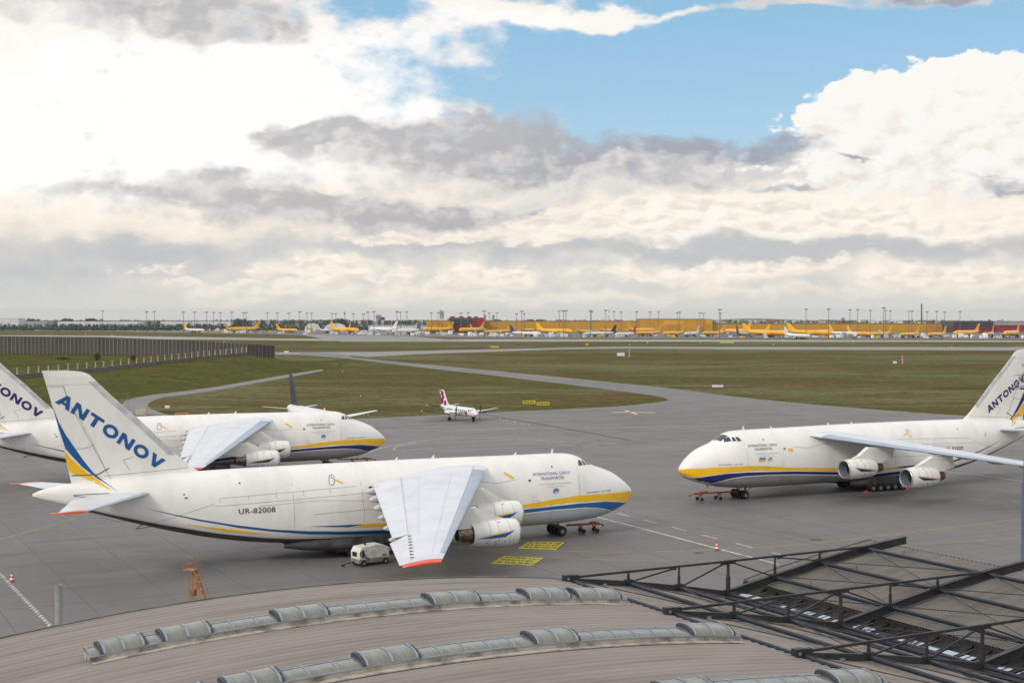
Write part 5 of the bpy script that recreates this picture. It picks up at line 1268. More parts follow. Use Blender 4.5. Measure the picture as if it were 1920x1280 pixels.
# ------------------------------------------------------------------ smaller aircraft: built nose towards +X, origin on the ground under the middle
def jet_meshes(kind, L, R, span, finh, body, tail, belly, wingm, engs=2, enl=4.6, enr=1.35, nac=None, blunt=False):
    """returns (part name, mesh, location, rotation) for one type and paint of jet"""
    zc = R + .075 * L * .55
    prof = [(0, .02, 0), (.008, .28, -.12), (.03, .62, -.1), (.06, .84, -.04), (.1, .97, 0), (.14, 1, 0), (.66, 1, 0), (.74, .95, .06), (.82, .78, .22), (.9, .5, .46), (.96, .25, .66), (1, .08, .76)]
    if blunt: prof = prof[:7] + [(.74, .97, .03), (.82, .88, .12), (.9, .74, .26), (.96, .60, .40), (.99, .45, .5), (1, .3, .55)]
    n = 16; rs = []
    for f, k, dz in prof:
        rs.append([(L / 2 - f * L, R * k * cos(2 * pi * i / n), zc + R * dz + R * k * sin(2 * pi * i / n)) for i in range(n)])
    m = MB().rings(rs)
    for i, fc in enumerate(m.f):
        z = sum(m.v[j][2] for j in fc) / len(fc); x = sum(m.v[j][0] for j in fc) / len(fc)
        m.m[i] = 1 if z < zc - R * .55 and abs(x) < L * .4 else 2 if x < -L * .40 else 0
    out = [('body', m.mesh('body', [body, belly, tail], 50))]
    # fin
    fx = -L / 2 + .025 * L; c0, c1 = .165 * L, .065 * L; zr = zc + R * .85; f = MB(); rows = []
    for t in (0, .12, .5, .96, 1):
        c = c0 + (c1 - c0) * t + (.05 * L if t == 0 else 0); te = fx - .045 * L * t; th = .05 * c * (1 if t < 1 else .4)
        rows.append([((te + c * (1 - u), -th * foil(u), zr + (finh - zr) * t), (te + c * (1 - u), th * foil(u), zr + (finh - zr) * t)) for u in (0, .05, .15, .35, .7, 1)])
    out.append(('tail_fin', panel_loft(f, rows, 5).mesh('tail_fin', tail, 50)))
    for s in (1, -1):
        w = MB(); rows = []
        for t in (.05, .35, 1):
            y = span / 2 * t; le = L * .10 - y * .52; c = (.20 - .05 * t / .35) * L if t <= .35 else .05 * L; z = zc - R * .55 + y * .1; th = .05 * c
            rows.append([((le - c * u, s * y, z - th * foil(u)), (le - c * u, s * y, z + th * foil(u))) for u in (0, .05, .15, .4, .7, 1)])
        out.append(('wing', panel_loft(w, rows if s > 0 else rows[::-1], 5).mesh('wing', wingm, 50)))
        w = MB(); rows = []
        for t in (.06, 1):
            y = span * .19 * t; le = -L * .385 - y * .55; c = (.10 - .06 * t) * L; z = zc + R * .45 + y * .1; th = .045 * c
            rows.append([((le - c * u, s * y, z - th * foil(u)), (le - c * u, s * y, z + th * foil(u))) for u in (0, .05, .2, .6, 1)])
        out.append(('tailplane', panel_loft(w, rows if s > 0 else rows[::-1], 4).mesh('tailplane', wingm, 50)))
        for y in ([span * .165] if engs == 2 else [span * .16, span * .29]):
            x0 = L * .10 - y * .52 + enl * .75; z = zc - R * .55 + y * .1 - enr * 1.25
            e = MB().lathe([(-.6, enr * .4), (-.5, enr * .85), (0, enr * .9), (.05, enr), (-enl * .0 - .6, enr * 1.08)][:4], (x0, s * y, z), 'x', 14, mi=1)
            e.lathe([(.05, enr), (-enl * .25, enr * 1.1), (-enl * .6, enr), (-enl, enr * .68), (-enl, .05)], (x0, s * y, z), 'x', 14, mi=0)
            e.bar((x0 - enl * .2, s * y, z + enr), (x0 - enl * 1.1, s * y, z + enr * 1.2), .35, enr * .7, mi=0)
            out.append(('engine', e.mesh('engine', [nac or M_JNAC, M_DARK], 45)))
    g = MB()
    for x, y in ((L * .37, 0), (-L * .03, 3.2), (-L * .03, -3.2)):
        g.tube((x, y, zc - R * .6), (x, y, .5), .16, 6)
        for q in (-.4, .4): g.tube((x, y + q - .15, .52), (x, y + q + .15, .52), .52, 10)
    out.append(('landing_gear', g.mesh('landing_gear', M_TYRE)))
    m = MB(); xw = L / 2 - .045 * L
    for s in (1, -1):
        for k in range(3): m.box((xw - .6 * k, s * (R * .62 + .13 * R * k), zc + R * .42), (.5, .1, R * .16), -s * .55)
    out.append(('cockpit_window', m.mesh('cockpit_window', M_COCK)))
    return out
def jet(name, label, parts, loc, yaw, group=None, cat='aircraft'):
    t = thing(name, label, cat, loc, yaw, group)
    for n, me in parts: link(n, me, t)
    return t
def side_text(t, s, x, z, R, w, h, mat, zc):
    for sd_ in (1, -1):
        vs, fs = TXT[s]; m = MB(); m.add([(x - sd_ * (u - .5) * w, sd_ * (sqrt(max(R * R - (z + (v - .5) * h - zc) ** 2, .01)) + .06), z + (v - .5) * h) for u, v in vs], fs)
        m.build('lettering', mat, t)
TYPES = {
    'y757': jet_meshes('757', 47, 1.95, 38, 12.9, M_JYEL, M_JYEL, M_JRED, M_JGREY),
    'yA300': jet_meshes('A300', 54, 2.8, 44.8, 15.2, M_JYEL, M_JYEL, M_JRED, M_JGREY, enl=5.2, enr=1.6),
    'wy': jet_meshes('757', 47, 1.95, 38, 14.2, M_JWHITE, M_JYEL, M_JWHITE, M_JGREY),
    'white': jet_meshes('wide', 58, 2.9, 52, 17, M_JWHITE, M_JWHITE, M_JGREY, M_JGREY, enl=5.5, enr=1.7),
    'white_s': jet_meshes('narrow', 36, 1.9, 32, 12.2, M_JWHITE, M_JWHITE, M_JWHITE, M_JGREY),
    'wblue': jet_meshes('wide', 56, 2.7, 48, 15.5, M_JWHITE, M_JBLUE, M_JWHITE, M_JGREY),
    'wblack': jet_meshes('narrow', 46, 2.0, 38, 13.2, M_JWHITE, M_JBLACK, M_JGREY, M_JGREY),
    'wred': jet_meshes('narrow', 34, 1.85, 30, 11.4, M_JWHITE, M_JRED, M_JWHITE, M_JGREY),
    'wpurp': jet_meshes('narrow', 46, 2.0, 38, 13.4, M_JWHITE, M_JPURP, M_JGREY, M_JGREY),
}
LEN = {'y757': 47, 'yA300': 54, 'wy': 47, 'white': 58, 'white_s': 36, 'wblue': 56, 'wblack': 46, 'wred': 34, 'wpurp': 46}
# (type, px of nose, px of tail, base row, away?) : nose and tail as seen along the far apron
FAR = [('wy', 388, 339, 622.6, 0), ('yA300', 434, 481, 623.4, 0), ('y757', 458, 429, 622, 1), ('y757', 561, 514, 623.2, 0), ('white_s', 634, 596, 624, 1), ('yA300', 676, 617, 625.6, 0), ('y757', 634, 660, 623, 1), ('white', 690, 748, 625.2, 1), ('white_s', 736, 706, 624, 1), ('wblue', 738, 787, 628.2, 0), ('y757', 758, 783, 622.6, 1), ('yA300', 795, 849, 624.8, 0), ('y757', 850, 829, 622.8, 1), ('yA300', 862, 908, 625.4, 0), ('y757', 912, 882, 623, 1), ('y757', 909, 959, 627.4, 0), ('wpurp', 1014, 956, 631.2, 0), ('yA300', 1073, 1006, 628.4, 0), ('y757', 1003, 975, 623, 1), ('y757', 1112, 1078, 626.8, 1), ('wblack', 1094, 1157, 631.6, 0), ('y757', 1160, 1120, 624.8, 1), ('wred', 1152, 1194, 631.4, 0), ('yA300', 1232, 1174, 627, 1), ('y757', 1190, 1243, 630.4, 0), ('y757', 1240, 1287, 631, 0), ('white_s', 1281, 1314, 631, 0), ('y757', 1313, 1365, 630.6, 0), ('yA300', 1355, 1402, 629, 1), ('wpurp', 1418, 1375, 631.8, 1), ('yA300', 1474, 1397, 632.6, 0), ('y757', 1402, 1438, 626.4, 1), ('y757', 1490, 1457, 627, 1), ('y757', 1500, 1466, 626, 1), ('yA300', 1554, 1482, 632, 0), ('white_s', 1513, 1476, 635.4, 0), ('y757', 1562, 1526, 626.8, 1), ('wy', 1602, 1561, 631.6, 0), ('y757', 1628, 1597, 632.2, 0), ('y757', 1660, 1636, 628, 1), ('y757', 1626, 1680, 632.4, 0), ('y757', 1679, 1733, 633.6, 0), ('y757', 1731, 1784, 633.4, 0), ('yA300', 1779, 1847, 632.6, 0), ('y757', 1832, 1875, 632.6, 0), ('yA300', 1870, 1925, 633.2, 0), ('yA300', 1925, 1985, 633.5, 0)]
NAMES = {'y': 'yellow cargo jet', 'wy': 'white cargo jet with a yellow tail', 'white': 'large white jet', 'white_s': 'small white jet', 'wblue': 'white jet with a blue tail', 'wblack': 'white jet with a black tail', 'wred': 'small white jet with a red tail', 'wpurp': 'white jet with a dark striped tail'}
order = sorted(FAR, key=lambda q: (q[1] + q[2]) / 2)
cnt = {}; tot_ = {}
for q in order:
    key = 'y' if q[0][0] == 'y' else q[0]; tot_[key] = tot_.get(key, 0) + 1
for ty, xn, xt, base, away in order:
    L = LEN[ty]; d = CAM_H * F_PX / (base - 587) ; d = min(d, 1900)
    proj = abs(xn - xt) * d / F_PX; k = min(.985, proj / L); ang = math.acos(k)
    dirx = 1 if xn > xt else -1
    h = Vector((dirx * k, (1 if away else -1) * sin(ang), 0))
    c = Vector((xat((xn + xt) / 2, d), d, .06))
    key = 'y' if ty[0] == 'y' else ty; i = cnt.get(key, 0); cnt[key] = i + 1
    if key == 'y': lab = f'yellow cargo jet, nose to the {"right" if dirx > 0 else "left"}, {ordn(i)} yellow jet from the left'
    elif tot_[key] > 1: lab = f'{NAMES[key]} on the far apron, {ordn(i)} such from the left'
    else: lab = f'{NAMES[key]} standing among the yellow jets on the far apron'
    t = jet('cargo_jet', lab, TYPES[ty], c, atan2(h.y, h.x), 'jets parked on the far apron')
    if key == 'y' and (xn, xt) in ((561, 514), (676, 617), (1073, 1006), (1474, 1397), (1554, 1482), (1628, 1597)):
        R = 1.95 if ty == 'y757' else 2.8; zc = R + .075 * L * .55; side_text(t, 'DHL', L * .22, zc - .2, R, 11, 2.4, M_DHLR, zc)
# ---- jet with a charcoal fin hidden behind the second freighter
parts = jet_meshes('737', 34.5, 2.0, 34, 12.5, M_JWHITE, M_JWHITE, M_JWHITE, M_JWHITE, blunt=True)
char = pmat('fin_charcoal', (.035, .04, .052), .4)
parts = [(n, me) for n, me in parts]
t = thing('airliner', 'white airliner with a charcoal tail fin mostly hidden behind the second freighter', 'aircraft', (0, 0, 0))
hx = Vector((.45, -.893, 0)); tl = Vector((-51.3, 328.5, 0)); t.location = tl + hx * 17.2 + Vector((0, 0, SLABZ)); t.rotation_euler = (0, 0, atan2(hx.y, hx.x))
for n, me in parts:
    if n == 'tail_fin': me.materials.clear(); me.materials.append(char)
    link(n, me, t)
# ---- twin propeller commuter plane
def commuter():
    L, R = 19.7, 1.16; zc = 2.15
    hx = Vector((.5, -.866, 0)); nose = Vector((-8.4, 344.0, SLABZ))
    t = thing('propeller_plane', 'small white twin propeller plane with a magenta patterned tail at the grass edge', 'aircraft', tuple(nose), atan2(hx.y, hx.x) + pi)
    # local x runs back from the nose
    prof = [(0, .03, -.25), (.25, .35, -.22), (.8, .62, -.16), (1.6, .82, -.06), (2.4, .97, 0), (3.2, 1, 0), (12.5, 1, 0), (15, .82, .14), (17.5, .5, .36), (19.2, .22, .55), (19.7, .06, .6)]
    m = MB().rings([[(x, R * k * cos(2 * pi * i / 20), zc + R * dz + R * k * sin(2 * pi * i / 20)) for i in range(20)] for x, k, dz in prof]); m.build('body', M_JWHITE, t, smooth=50)
    rows = []
    for z, le, te in ((2.9, 12.6, 19.2), (3.3, 14.4, 19.25), (4.0, 15.6, 19.4), (6.6, 17.3, 19.85), (6.97, 17.7, 19.9)):
        c = te - le; rows.append([((le + c * u, -.05 * c * foil(u), z), (le + c * u, .05 * c * foil(u), z)) for u in (0, .05, .15, .4, .7, 1)])
    panel_loft(MB(), rows, 5).build('tail_fin', M_JWHITE, t, smooth=50)
    R5 = random.Random(4)
    for s in (1, -1):
        m = MB()
        for cx, cz, rr in ((18.2, 6.0, .62), (18.6, 5.2, .72), (18.3, 4.3, .74), (18.9, 6.7, .3), (16.6, 3.7, .66), (17.4, 5.2, .3), (18.9, 3.8, .3)):
            pts = []
            for i in range(14):
                a = 2 * pi * i / 14; x, z = cx + rr * cos(a), cz + rr * sin(a) * 1.1
                le = itp(z, [(2.9, 12.6), (3.3, 14.4), (4.0, 15.6), (6.6, 17.3), (6.97, 17.7)]) + .12; te = itp(z, [(2.9, 19.2), (4, 19.4), (6.97, 19.9)]) - .05; x = max(le, min(te, x)); z = min(z, 6.95); pts.append((x, s * .2, z))
            m.poly([(x, y + s * .004 * len(m.f), z) for x, y, z in pts])
        m.build('tail_pattern', M_JMAG, t)
        m = MB(); m.poly([(18.55 + .3 * cos(2 * pi * i / 12), s * .25, 5.3 + .33 * sin(2 * pi * i / 12)) for i in range(12)]); m.build('tail_emblem', M_JWHITE, t)
        w = MB(); rows = []
        for y, le, c, z in ((.6, 7.3, 2.7, 1.5), (3.4, 7.5, 2.5, 1.7), (10.7, 8.3, 1.15, 2.55)): rows.append([((le + c * u, s * y, z - .07 * c * foil(u)), (le + c * u, s * y, z + .07 * c * foil(u))) for u in (0, .05, .15, .4, .7, 1)])
        panel_loft(w, rows if s > 0 else rows[::-1], 5).build('wing', M_JWHITE, t, smooth=50)
        w = MB(); w.tube((7.52, s * 3.9, 1.73), (8.28, s * 10.6, 2.54), .12, 8, .07); w.build('deicing_boot', M_DARK, t, smooth=50)
        w = MB(); w.tube((16.5, s * 1.3, 2.91), (17.6, s * 4.5, 3.29), .09, 8, .06); w.build('deicing_boot', M_DARK, t, smooth=50)
        w = MB(); rows = []
        for y, le, c, z in ((.2, 16.2, 2.4, 2.75), (4.6, 17.6, 1.3, 3.3)): rows.append([((le + c * u, s * y, z - .05 * c * foil(u)), (le + c * u, s * y, z + .05 * c * foil(u))) for u in (0, .05, .2, .6, 1)])
        panel_loft(w, rows if s > 0 else rows[::-1], 4).build('tailplane', M_JWHITE, t, smooth=50)
        e = MB().lathe([(4.9, .2), (5.0, .38), (5.6, .5), (7.0, .56), (9.0, .5), (10.6, .2), (10.9, .05)], (0, s * 3.37, 2.0), 'x', 14); e.build('engine', M_JWHITE, t, smooth=50)
        p = MB().lathe([(4.35, .02), (4.5, .15), (4.9, .2)], (0, s * 3.37, 2.0), 'x', 10)
        for k in range(4):
            a = pi / 2 * k + .1; p.add([(4.6, s * 3.37 + .2 * cos(a) - .11 * sin(a), 2.0 + .2 * sin(a) + .11 * cos(a)), (4.66, s * 3.37 + 1.7 * cos(a) - .1 * sin(a), 2.0 + 1.7 * sin(a) + .1 * cos(a)), (4.74, s * 3.37 + 1.7 * cos(a) + .1 * sin(a), 2.0 + 1.7 * sin(a) - .1 * cos(a)), (4.8, s * 3.37 + .2 * cos(a) + .11 * sin(a), 2.0 + .2 * sin(a) - .11 * cos(a))], [(0, 1, 2, 3)])
        p.build('propeller', M_DARK, t)
        g = MB(); g.tube((8.2, s * 3.37, 1.7), (8.2, s * 3.37, .4), .09, 8)
        for q in (-.2, .2): g.tube((8.2, s * 3.37 + q - .11, .38), (8.2, s * 3.37 + q + .11, .38), .38, 14)
        g.build('main_gear', M_TYRE, t)
        for k in range(9): MB().box((4.6 + k * .95 + (1.2 if k > 5 else 0), s * (R * .955), zc + .34), (.34, .10, .40)).build('cabin_window', M_COCK, t)
        for k, (x, y, z, rz) in enumerate(((1.75, .34, zc + .62, .9), (2.0, .74, zc + .52, .5), (2.55, .98, zc + .46, .15))): MB().box((x, s * y, z), (.66, .14, .46), -s * (pi / 2 - rz) * .9 if k == 0 else -s * rz).build('cockpit_window', M_COCK, t)
        m = MB(); vs, fs = TXT['sprintair']; m.add([(7.0 - (u if s > 0 else 1 - u) * 3.0, s * (R + .04), zc - .3 + v * .5) for u, v in vs], fs); m.build('lettering', M_JMAG, t)
        m = MB(); m.poly([(3.6 + .5 * cos(2 * pi * i / 14), s * (R * .99 + .04), zc - .1 + .55 * sin(2 * pi * i / 14)) for i in range(14)]); m.build('emblem', M_JMAG, t)
    g = MB(); g.tube((2.2, 0, 1.4), (2.0, 0, .3), .08, 8)
    for q in (-.16, .16): g.tube((2.0, q - .08, .29), (2.0, q + .08, .29), .29, 12)
    g.build('nose_gear', M_TYRE, t)
commuter()
# ------------------------------------------------------------------ things on the apron
M_ORANGE = pmat('towbar_orange', (.42, .085, .03), .55, var=.3, scale=2)
M_CONE_R = pmat('cone_red', (.62, .035, .012), .5); M_CONE_W = pmat('cone_white', (.75, .73, .70), .5)
def cone(px, py, label, h=.95):
    c = gp(px, py, SLABZ); t = thing('traffic_cone', label, 'traffic cone', tuple(c), .4, 'traffic cones on the apron')
    MB().box((0, 0, .03), (.52, .52, .06)).build('base', M_CONE_R, t)
    r = lambda z: .21 * (1 - z / h) + .035
    zs = [0.06, .2, .38, .54, .70, .82, h]
    for k in range(6): MB().lathe([(zs[k] * h / .95, r(zs[k])), (zs[k + 1] * h / .95, r(zs[k + 1]))] + ([(h + .0, .01)] if k == 5 else []), (0, 0, 0), 'z', 14).build('band', M_CONE_W if k in (1, 3) else M_CONE_R, t, smooth=50)
cone(22, 1090, 'red and white traffic cone on the zigzag line at the lower left', 1.0)
cone(1344, 1031, 'red and white traffic cone on the yellow line right of centre', 1.0)
cone(669, 867, 'red and white traffic cone ahead of the second freighter', 1.0)
def towbar(a, b, label):
    """a: end at the nose wheel, b: free end"""
    a, b = Vector(a), Vector(b); d = b - a; L = d.length
    t = thing('tow_bar', label, 'tow bar', (a.x, a.y, SLABZ), atan2(d.y, d.x), 'orange tow bars at the freighters')
    m = MB(); m.tube((0, .25, .95), (L * .9, .12, 1.0), .09, 8); m.tube((0, -.25, .95), (L * .9, -.12, 1.0), .09, 8)
    for k in range(5): x = L * (.1 + .16 * k); m.bar((x, -.24, .96), (x + .5, .24, .97), .06, .06)
    m.build('beam', M_ORANGE, t)
    m = MB(); m.bar((L * .86, -.25, 1.0), (L * .86, .25, 1.0), .3, .3); m.bar((L * .9, 0, 1.0), (L, 0, .8), .12, .14); m.tube((L, -.12, .78), (L, .12, .78), .14, 10); m.build('tow_eye', M_ORANGE, t)
    for x0 in (L * .42, L * .80):
        m = MB(); m.bar((x0, -.62, .42), (x0, .62, .42), .1, .1); m.bar((x0 - .5, 0, .95), (x0, -.4, .42), .08, .1); m.bar((x0 - .5, 0, .95), (x0, .4, .42), .08, .1); m.bar((x0, 0, .95), (x0, 0, .42), .12, .12); m.build('axle', M_ORANGE, t)
        for y in (-.62, .62): MB().tube((x0, y - .1, .24), (x0, y + .1, .24), .24, 12).build('wheel', M_TYRE, t)
    m = MB()
    for k in range(5): m.box((L * (.66 + .035 * k), 0, 1.16), (.12, .45, .2))
    m.build('damper', M_ORANGE, t)
towbar(gp(1062, 1000), gp(1130, 996.5), 'orange tow bar hooked to the nose wheels of the front freighter')
towbar(gp(632, 871), gp(704, 871), 'orange tow bar ahead of the second freighter nose wheels')
towbar(gp(1385, 934), gp(1293, 940), 'orange tow bar with small wheels ahead of the left-facing freighter')
# ground power unit
def gpu():
    a, b = gp(668, 1064), gp(714, 1058); d = b - a; L = 4.0
    t = thing('ground_power_unit', 'white ground power cart parked beside the front freighter main wheels', 'power cart', tuple((a + b) / 2 + Vector((0, .9, SLABZ))), atan2(d.y, d.x))
    M_G = pmat('cart_cream', (.74, .71, .64), .5, var=.1, scale=1.5); M_G2 = pmat('cart_grey', (.24, .25, .25), .6)
    prof = [(-1.75, .75), (1.9, .75), (1.9, 1.75), (1.15, 2.1), (.3, 2.12), (-1.45, 1.98), (-1.75, 1.5)]
    MB().rings([[(x, y, z) for x, z in prof] for y in (-.85, .85)]).build('housing', M_G, t)
    MB().box((0.05, 0, .55), (3.7, 1.66, .42)).build('chassis', M_G2, t)
    for x in (-1.25, 1.45):
        for y in (-.82, .82): MB().tube((x, y - .12, .33), (x, y + .12, .33), .33, 16).build('wheel', M_TYRE, t); MB().tube((x, y - .14, .33), (x, y + .14, .33), .16, 10).build('rim', M_RIM, t)
    for x0, x1, z0, z1 in ((-1.15, -.25, .85, 1.85), (-.2, .8, .85, 1.9), (.85, 1.8, .85, 1.65)): MB().box(((x0 + x1) / 2, -.865, (z0 + z1) / 2), (x1 - x0, .03, z1 - z0)).build('side_panel', M_G, t)
    for x, z, w, h in ((-1.62, 1.35, .05, .5), (-1.35, 1.3, .1, .75)): MB().box((x, -.875, z), (w * 2, .05, h)).build('control_panel', M_DARK, t)
    MB().box((-1.77, .1, 1.25), (.06, .8, .45)).build('grille', M_DARK, t)
    MB().box((1.3, -.885, .98), (.6, .02, .12)).build('lettering_plate', M_DARK, t)
    m = MB(); m.bar((-1.85, 0, .5), (-3.2, .1, .25), .08, .08); m.lathe([(-.06, .22), (.06, .22)], (-3.2, .1, .2), 'z', 10); m.build('drawbar', M_DARK, t)
    m = MB(); pts = [(-1.3, -.9, 1.6), (-1.2, -1.0, 1.1), (-.95, -1.0, .85), (-.6, -.95, .8)]
    for p, q in zip(pts, pts[1:]): m.tube(p, q, .05, 6)
    m.build('cable', M_DARK, t); MB().box((-.55, 0, 2.25), (.16, .16, .3)).build('exhaust', M_DARK, t)
gpu()
# boarding ladder with a caged platform
def ladder():
    c = at(358, 1122, 127.5); c.z = SLABZ
    t = thing('service_stairs', 'orange steel access stairs with a railed platform standing behind the roof edge', 'stairs', tuple(c), radians(-14))
    M_O = pmat('stairs_orange', (.40, .16, .035), .55, var=.25, scale=2)
    H = 3.3
    MB().box((0, 0, H), (1.25, .95, .1)).build('platform', M_O, t)
    m = MB()
    for x, y in ((-.6, -.45), (.6, -.45), (.6, .45), (-.6, .45)): m.tube((x, y, H), (x, y, H + 1.15), .025, 6)
    for z in (1.15, .6):
        for (x0, y0), (x1, y1) in (((-.6, -.45), (.6, -.45)), ((.6, .45), (-.6, .45)), ((-.6, .45), (-.6, -.45))): m.tube((x0, y0, H + z), (x1, y1, H + z), .03, 6)
    m.build('railing', M_O, t)
    for y in (-.35, .35): MB().bar((.5, y, H), (1.75, y, .15), .08, .2).build('stringer', M_O, t)
    M_T = pmat('tread_worn', (.55, .45, .32), .5, var=.3, scale=4)
    for k in range(10): f = (k + .5) / 10; MB().box((.5 + 1.25 * f + .03, 0, H - (H - .15) * f + .02), (.26, .66, .04)).build('tread', M_T if k % 2 else M_O, t)
    m = MB()
    for y in (-.4, .4): m.tube((.6, y, H + 1.1), (2.0, y, .9), .025, 6); m.tube((2.0, y, .9), (1.85, y, .15), .025, 6); m.tube((1.2, y, H * .5 + 1.1), (1.1, y, H * .5 + .1), .02, 6)
    m.build('handrail', M_O, t)
    m = MB()
    for y in (-.38, .38): m.bar((-.0, y, H), (-.05, y, .2), .07, .07); m.bar((0, y, 1.9), (.95, y, 1.8), .06, .06); m.bar((-.05, y, .25), (1.7, y, .2), .09, .09); m.bar((0, y, .3), (.8, y, 2.2), .05, .05)
    m.box((.3, 0, 1.25), (.5, .5, .6)); m.build('frame', M_O, t)
    for x in (-.05, 1.65):
        for y in (-.5, .5): MB().tube((x, y - .06, .16), (x, y + .06, .16), .16, 10).build('wheel', M_TYRE, t)
ladder()
bpy.data.objects['service_stairs'].scale = (.82, .9, 1.0)
# flue pipe by the roof edge
p0 = at(110, 1172, 112); M_PIPE = pmat('pipe_steel', (.36, .37, .36), .5, .2, var=.06, scale=1.2)
t = thing('flue_pipe', 'grey steel pipe with an open top rising behind the roof edge at lower left', 'pipe', (p0.x, 112, 0))
zt_ = at(110, 1097, 112).z; zj = at(110, 1122, 112).z
MB().lathe([(0, .285), (zj, .285)], (0, 0, 0), 'z', 24).build('lower_pipe', M_PIPE, t, smooth=50)
MB().lathe([(zj - .05, .31), (zt_, .31), (zt_ + .03, .325), (zt_ + .03, .27), (zt_ - 1, .26)], (0, 0, 0), 'z', 24).build('upper_pipe', M_PIPE, t, smooth=40)
MB().lathe([(zj - .08, .32), (zj + .02, .32)], (0, 0, 0), 'z', 24).build('collar', M_PIPE, t, smooth=40)
# airfield signs and boxes
M_SIGN = pmat('sign_yellow', (.66, .52, .01), .5); M_SBOX = pmat('cabinet_beige', (.50, .46, .40), .6)
def board(px0, px1, py, hpx, label, mat, d=None, marks=0):
    a, b = gp(px0, py), gp(px1, py); w = (b - a).length; k = F_PX / a.y; h = hpx / k
    t = thing('airfield_sign', label, 'sign', tuple((a + b) / 2), atan2(b.y - a.y, b.x - a.x))
    MB().box((0, 0, .3 + h / 2), (w, .25, h)).build('board', mat, t)
    for x in (-w * .35, w * .35): MB().box((x, 0, .17), (.1, .1, .34)).build('post', M_STRUT, t)
    m = MB(); r = random.Random(int(px0))
    x = -w * .42
    while marks and x < w * .4: ww = w * r.uniform(.04, .1); m.box((x + ww / 2, -.14, .3 + h * .5), (ww, .02, h * .5)); x += ww + w * .05
    if marks: m.build('symbol', M_BLK, t)
board(980, 1004, 758.5, 6, 'left one of two yellow taxiway sign boards in the grass', M_SIGN, marks=1)
board(1006.5, 1030, 761.5, 6, 'right one of two yellow taxiway sign boards in the grass', M_SIGN, marks=1)
board(1335, 1356, 727, 4, 'long low white marker board in the right grass field', M_JWHITE)
board(1157, 1171, 668, 6, 'small white marker board beside the far taxiway', M_JWHITE)
board(329, 352, 780.5, 4.5, 'low orange marker board in the grass behind the second freighter', pmat('sign_orange', (.62, .32, .02), .5), marks=1)
board(919, 936, 652.5, 3, 'small yellow taxiway sign left of the crossing taxiways', M_SIGN); board(1098, 1104, 647.5, 3, 'tiny yellow taxiway sign in the middle strip', M_SIGN)
board(1350, 1376, 643.5, 2.5, 'wide yellow sign near the runway on the right', M_SIGN)
board(533, 541, 661.8, 3, 'small white marker at the end of the noise wall', M_JWHITE)
def warn_sign():
    c = gp(313.5, 770); t = thing('warning_sign', 'small white warning sign with a red top beside the service road', 'sign', tuple(c))
    MB().box((0, 0, 1.25), (1.25, .06, .95)).build('board', M_JWHITE, t); MB().box((0, -.01, 1.6), (1.25, .07, .25)).build('header', M_CONE_R, t)
    for x in (-.45, .45): MB().box((x, .04, .4), (.07, .07, .8)).build('post', M_STRUT, t)
warn_sign()
def cabinet():
    c = gp(265, 778); t = thing('equipment_cabinet', 'beige equipment cabinet beside the service road bend', 'cabinet', tuple(c), .1)
    MB().box((0, 0, 1.05), (2.7, 1.6, 2.1)).build('body', M_SBOX, t); MB().box((0, 0, 2.14), (2.9, 1.8, .1)).build('roof', M_JGREY, t)
    for k in range(3): MB().box((-.88 + .88 * k, -.82, 1.05), (.82, .04, 1.9)).build('door', M_SBOX, t)
    c = gp(240, 768); t = thing('camera_post', 'thin grey post beside the beige cabinet', 'post', tuple(c)); MB().tube((0, 0, 0), (0, 0, 4.6), .05, 6).build('post_tube', M_RIM, t)
cabinet()
for px, tp, bt, lb, n in ((1180, 655, 668.5, 'red and white striped pole near the small white board in the right grass', 5), (1692, 665, 681, 'red and white striped pole in the far right grass field', 6)):
    c = gp(px, bt); h = (bt - tp) * c.y / F_PX; t = thing('striped_pole', lb, 'pole', tuple(c))
    for k in range(n): MB().tube((0, 0, h * k / n), (0, 0, h * (k + 1) / n), .3, 8).build('band', M_AR if k % 2 else M_AW, t)
c = gp(1678, 681); t = thing('marker_box', 'small white equipment box left of the far right striped pole', 'box', tuple(c)); MB().box((0, 0, .6), (1.7, 1.2, 1.0)).build('body', M_JWHITE, t); MB().box((0, 0, .05), (1.8, 1.3, .12)).build('plinth', M_SBOX, t)
# small white runway lights and posts in the grass
M_MARK = pmat('marker_white', (.75, .74, .70), .5)
lights = [(642, 697), (676, 743), (690, 779), (683, 779), (937, 785), (950, 789), (966, 792), (980, 796), (992, 798), (1785, 651.5), (1180, 647), (1214, 643), (1313, 642.5), (88, 630.5), (160, 627), (210, 629.5), (300, 631), (440, 637), (420, 641.5), (1468, 638.5), (1600, 641), (1450, 647)]
for i, (px, py) in enumerate(lights):
    c = gp(px, py); k = max(.6, c.y / 620)
    tag(MB().lathe([(0, .16 * k), (.12 * k, .17 * k), (.14 * k, .1 * k), (.55 * k, .1 * k), (.62 * k, .02)], tuple(c), 'z', 8, cap=True).build('edge_light', M_MARK, smooth=40), 'small white edge light beside a taxiway or runway', 'light', 'edge lights along the taxiways')
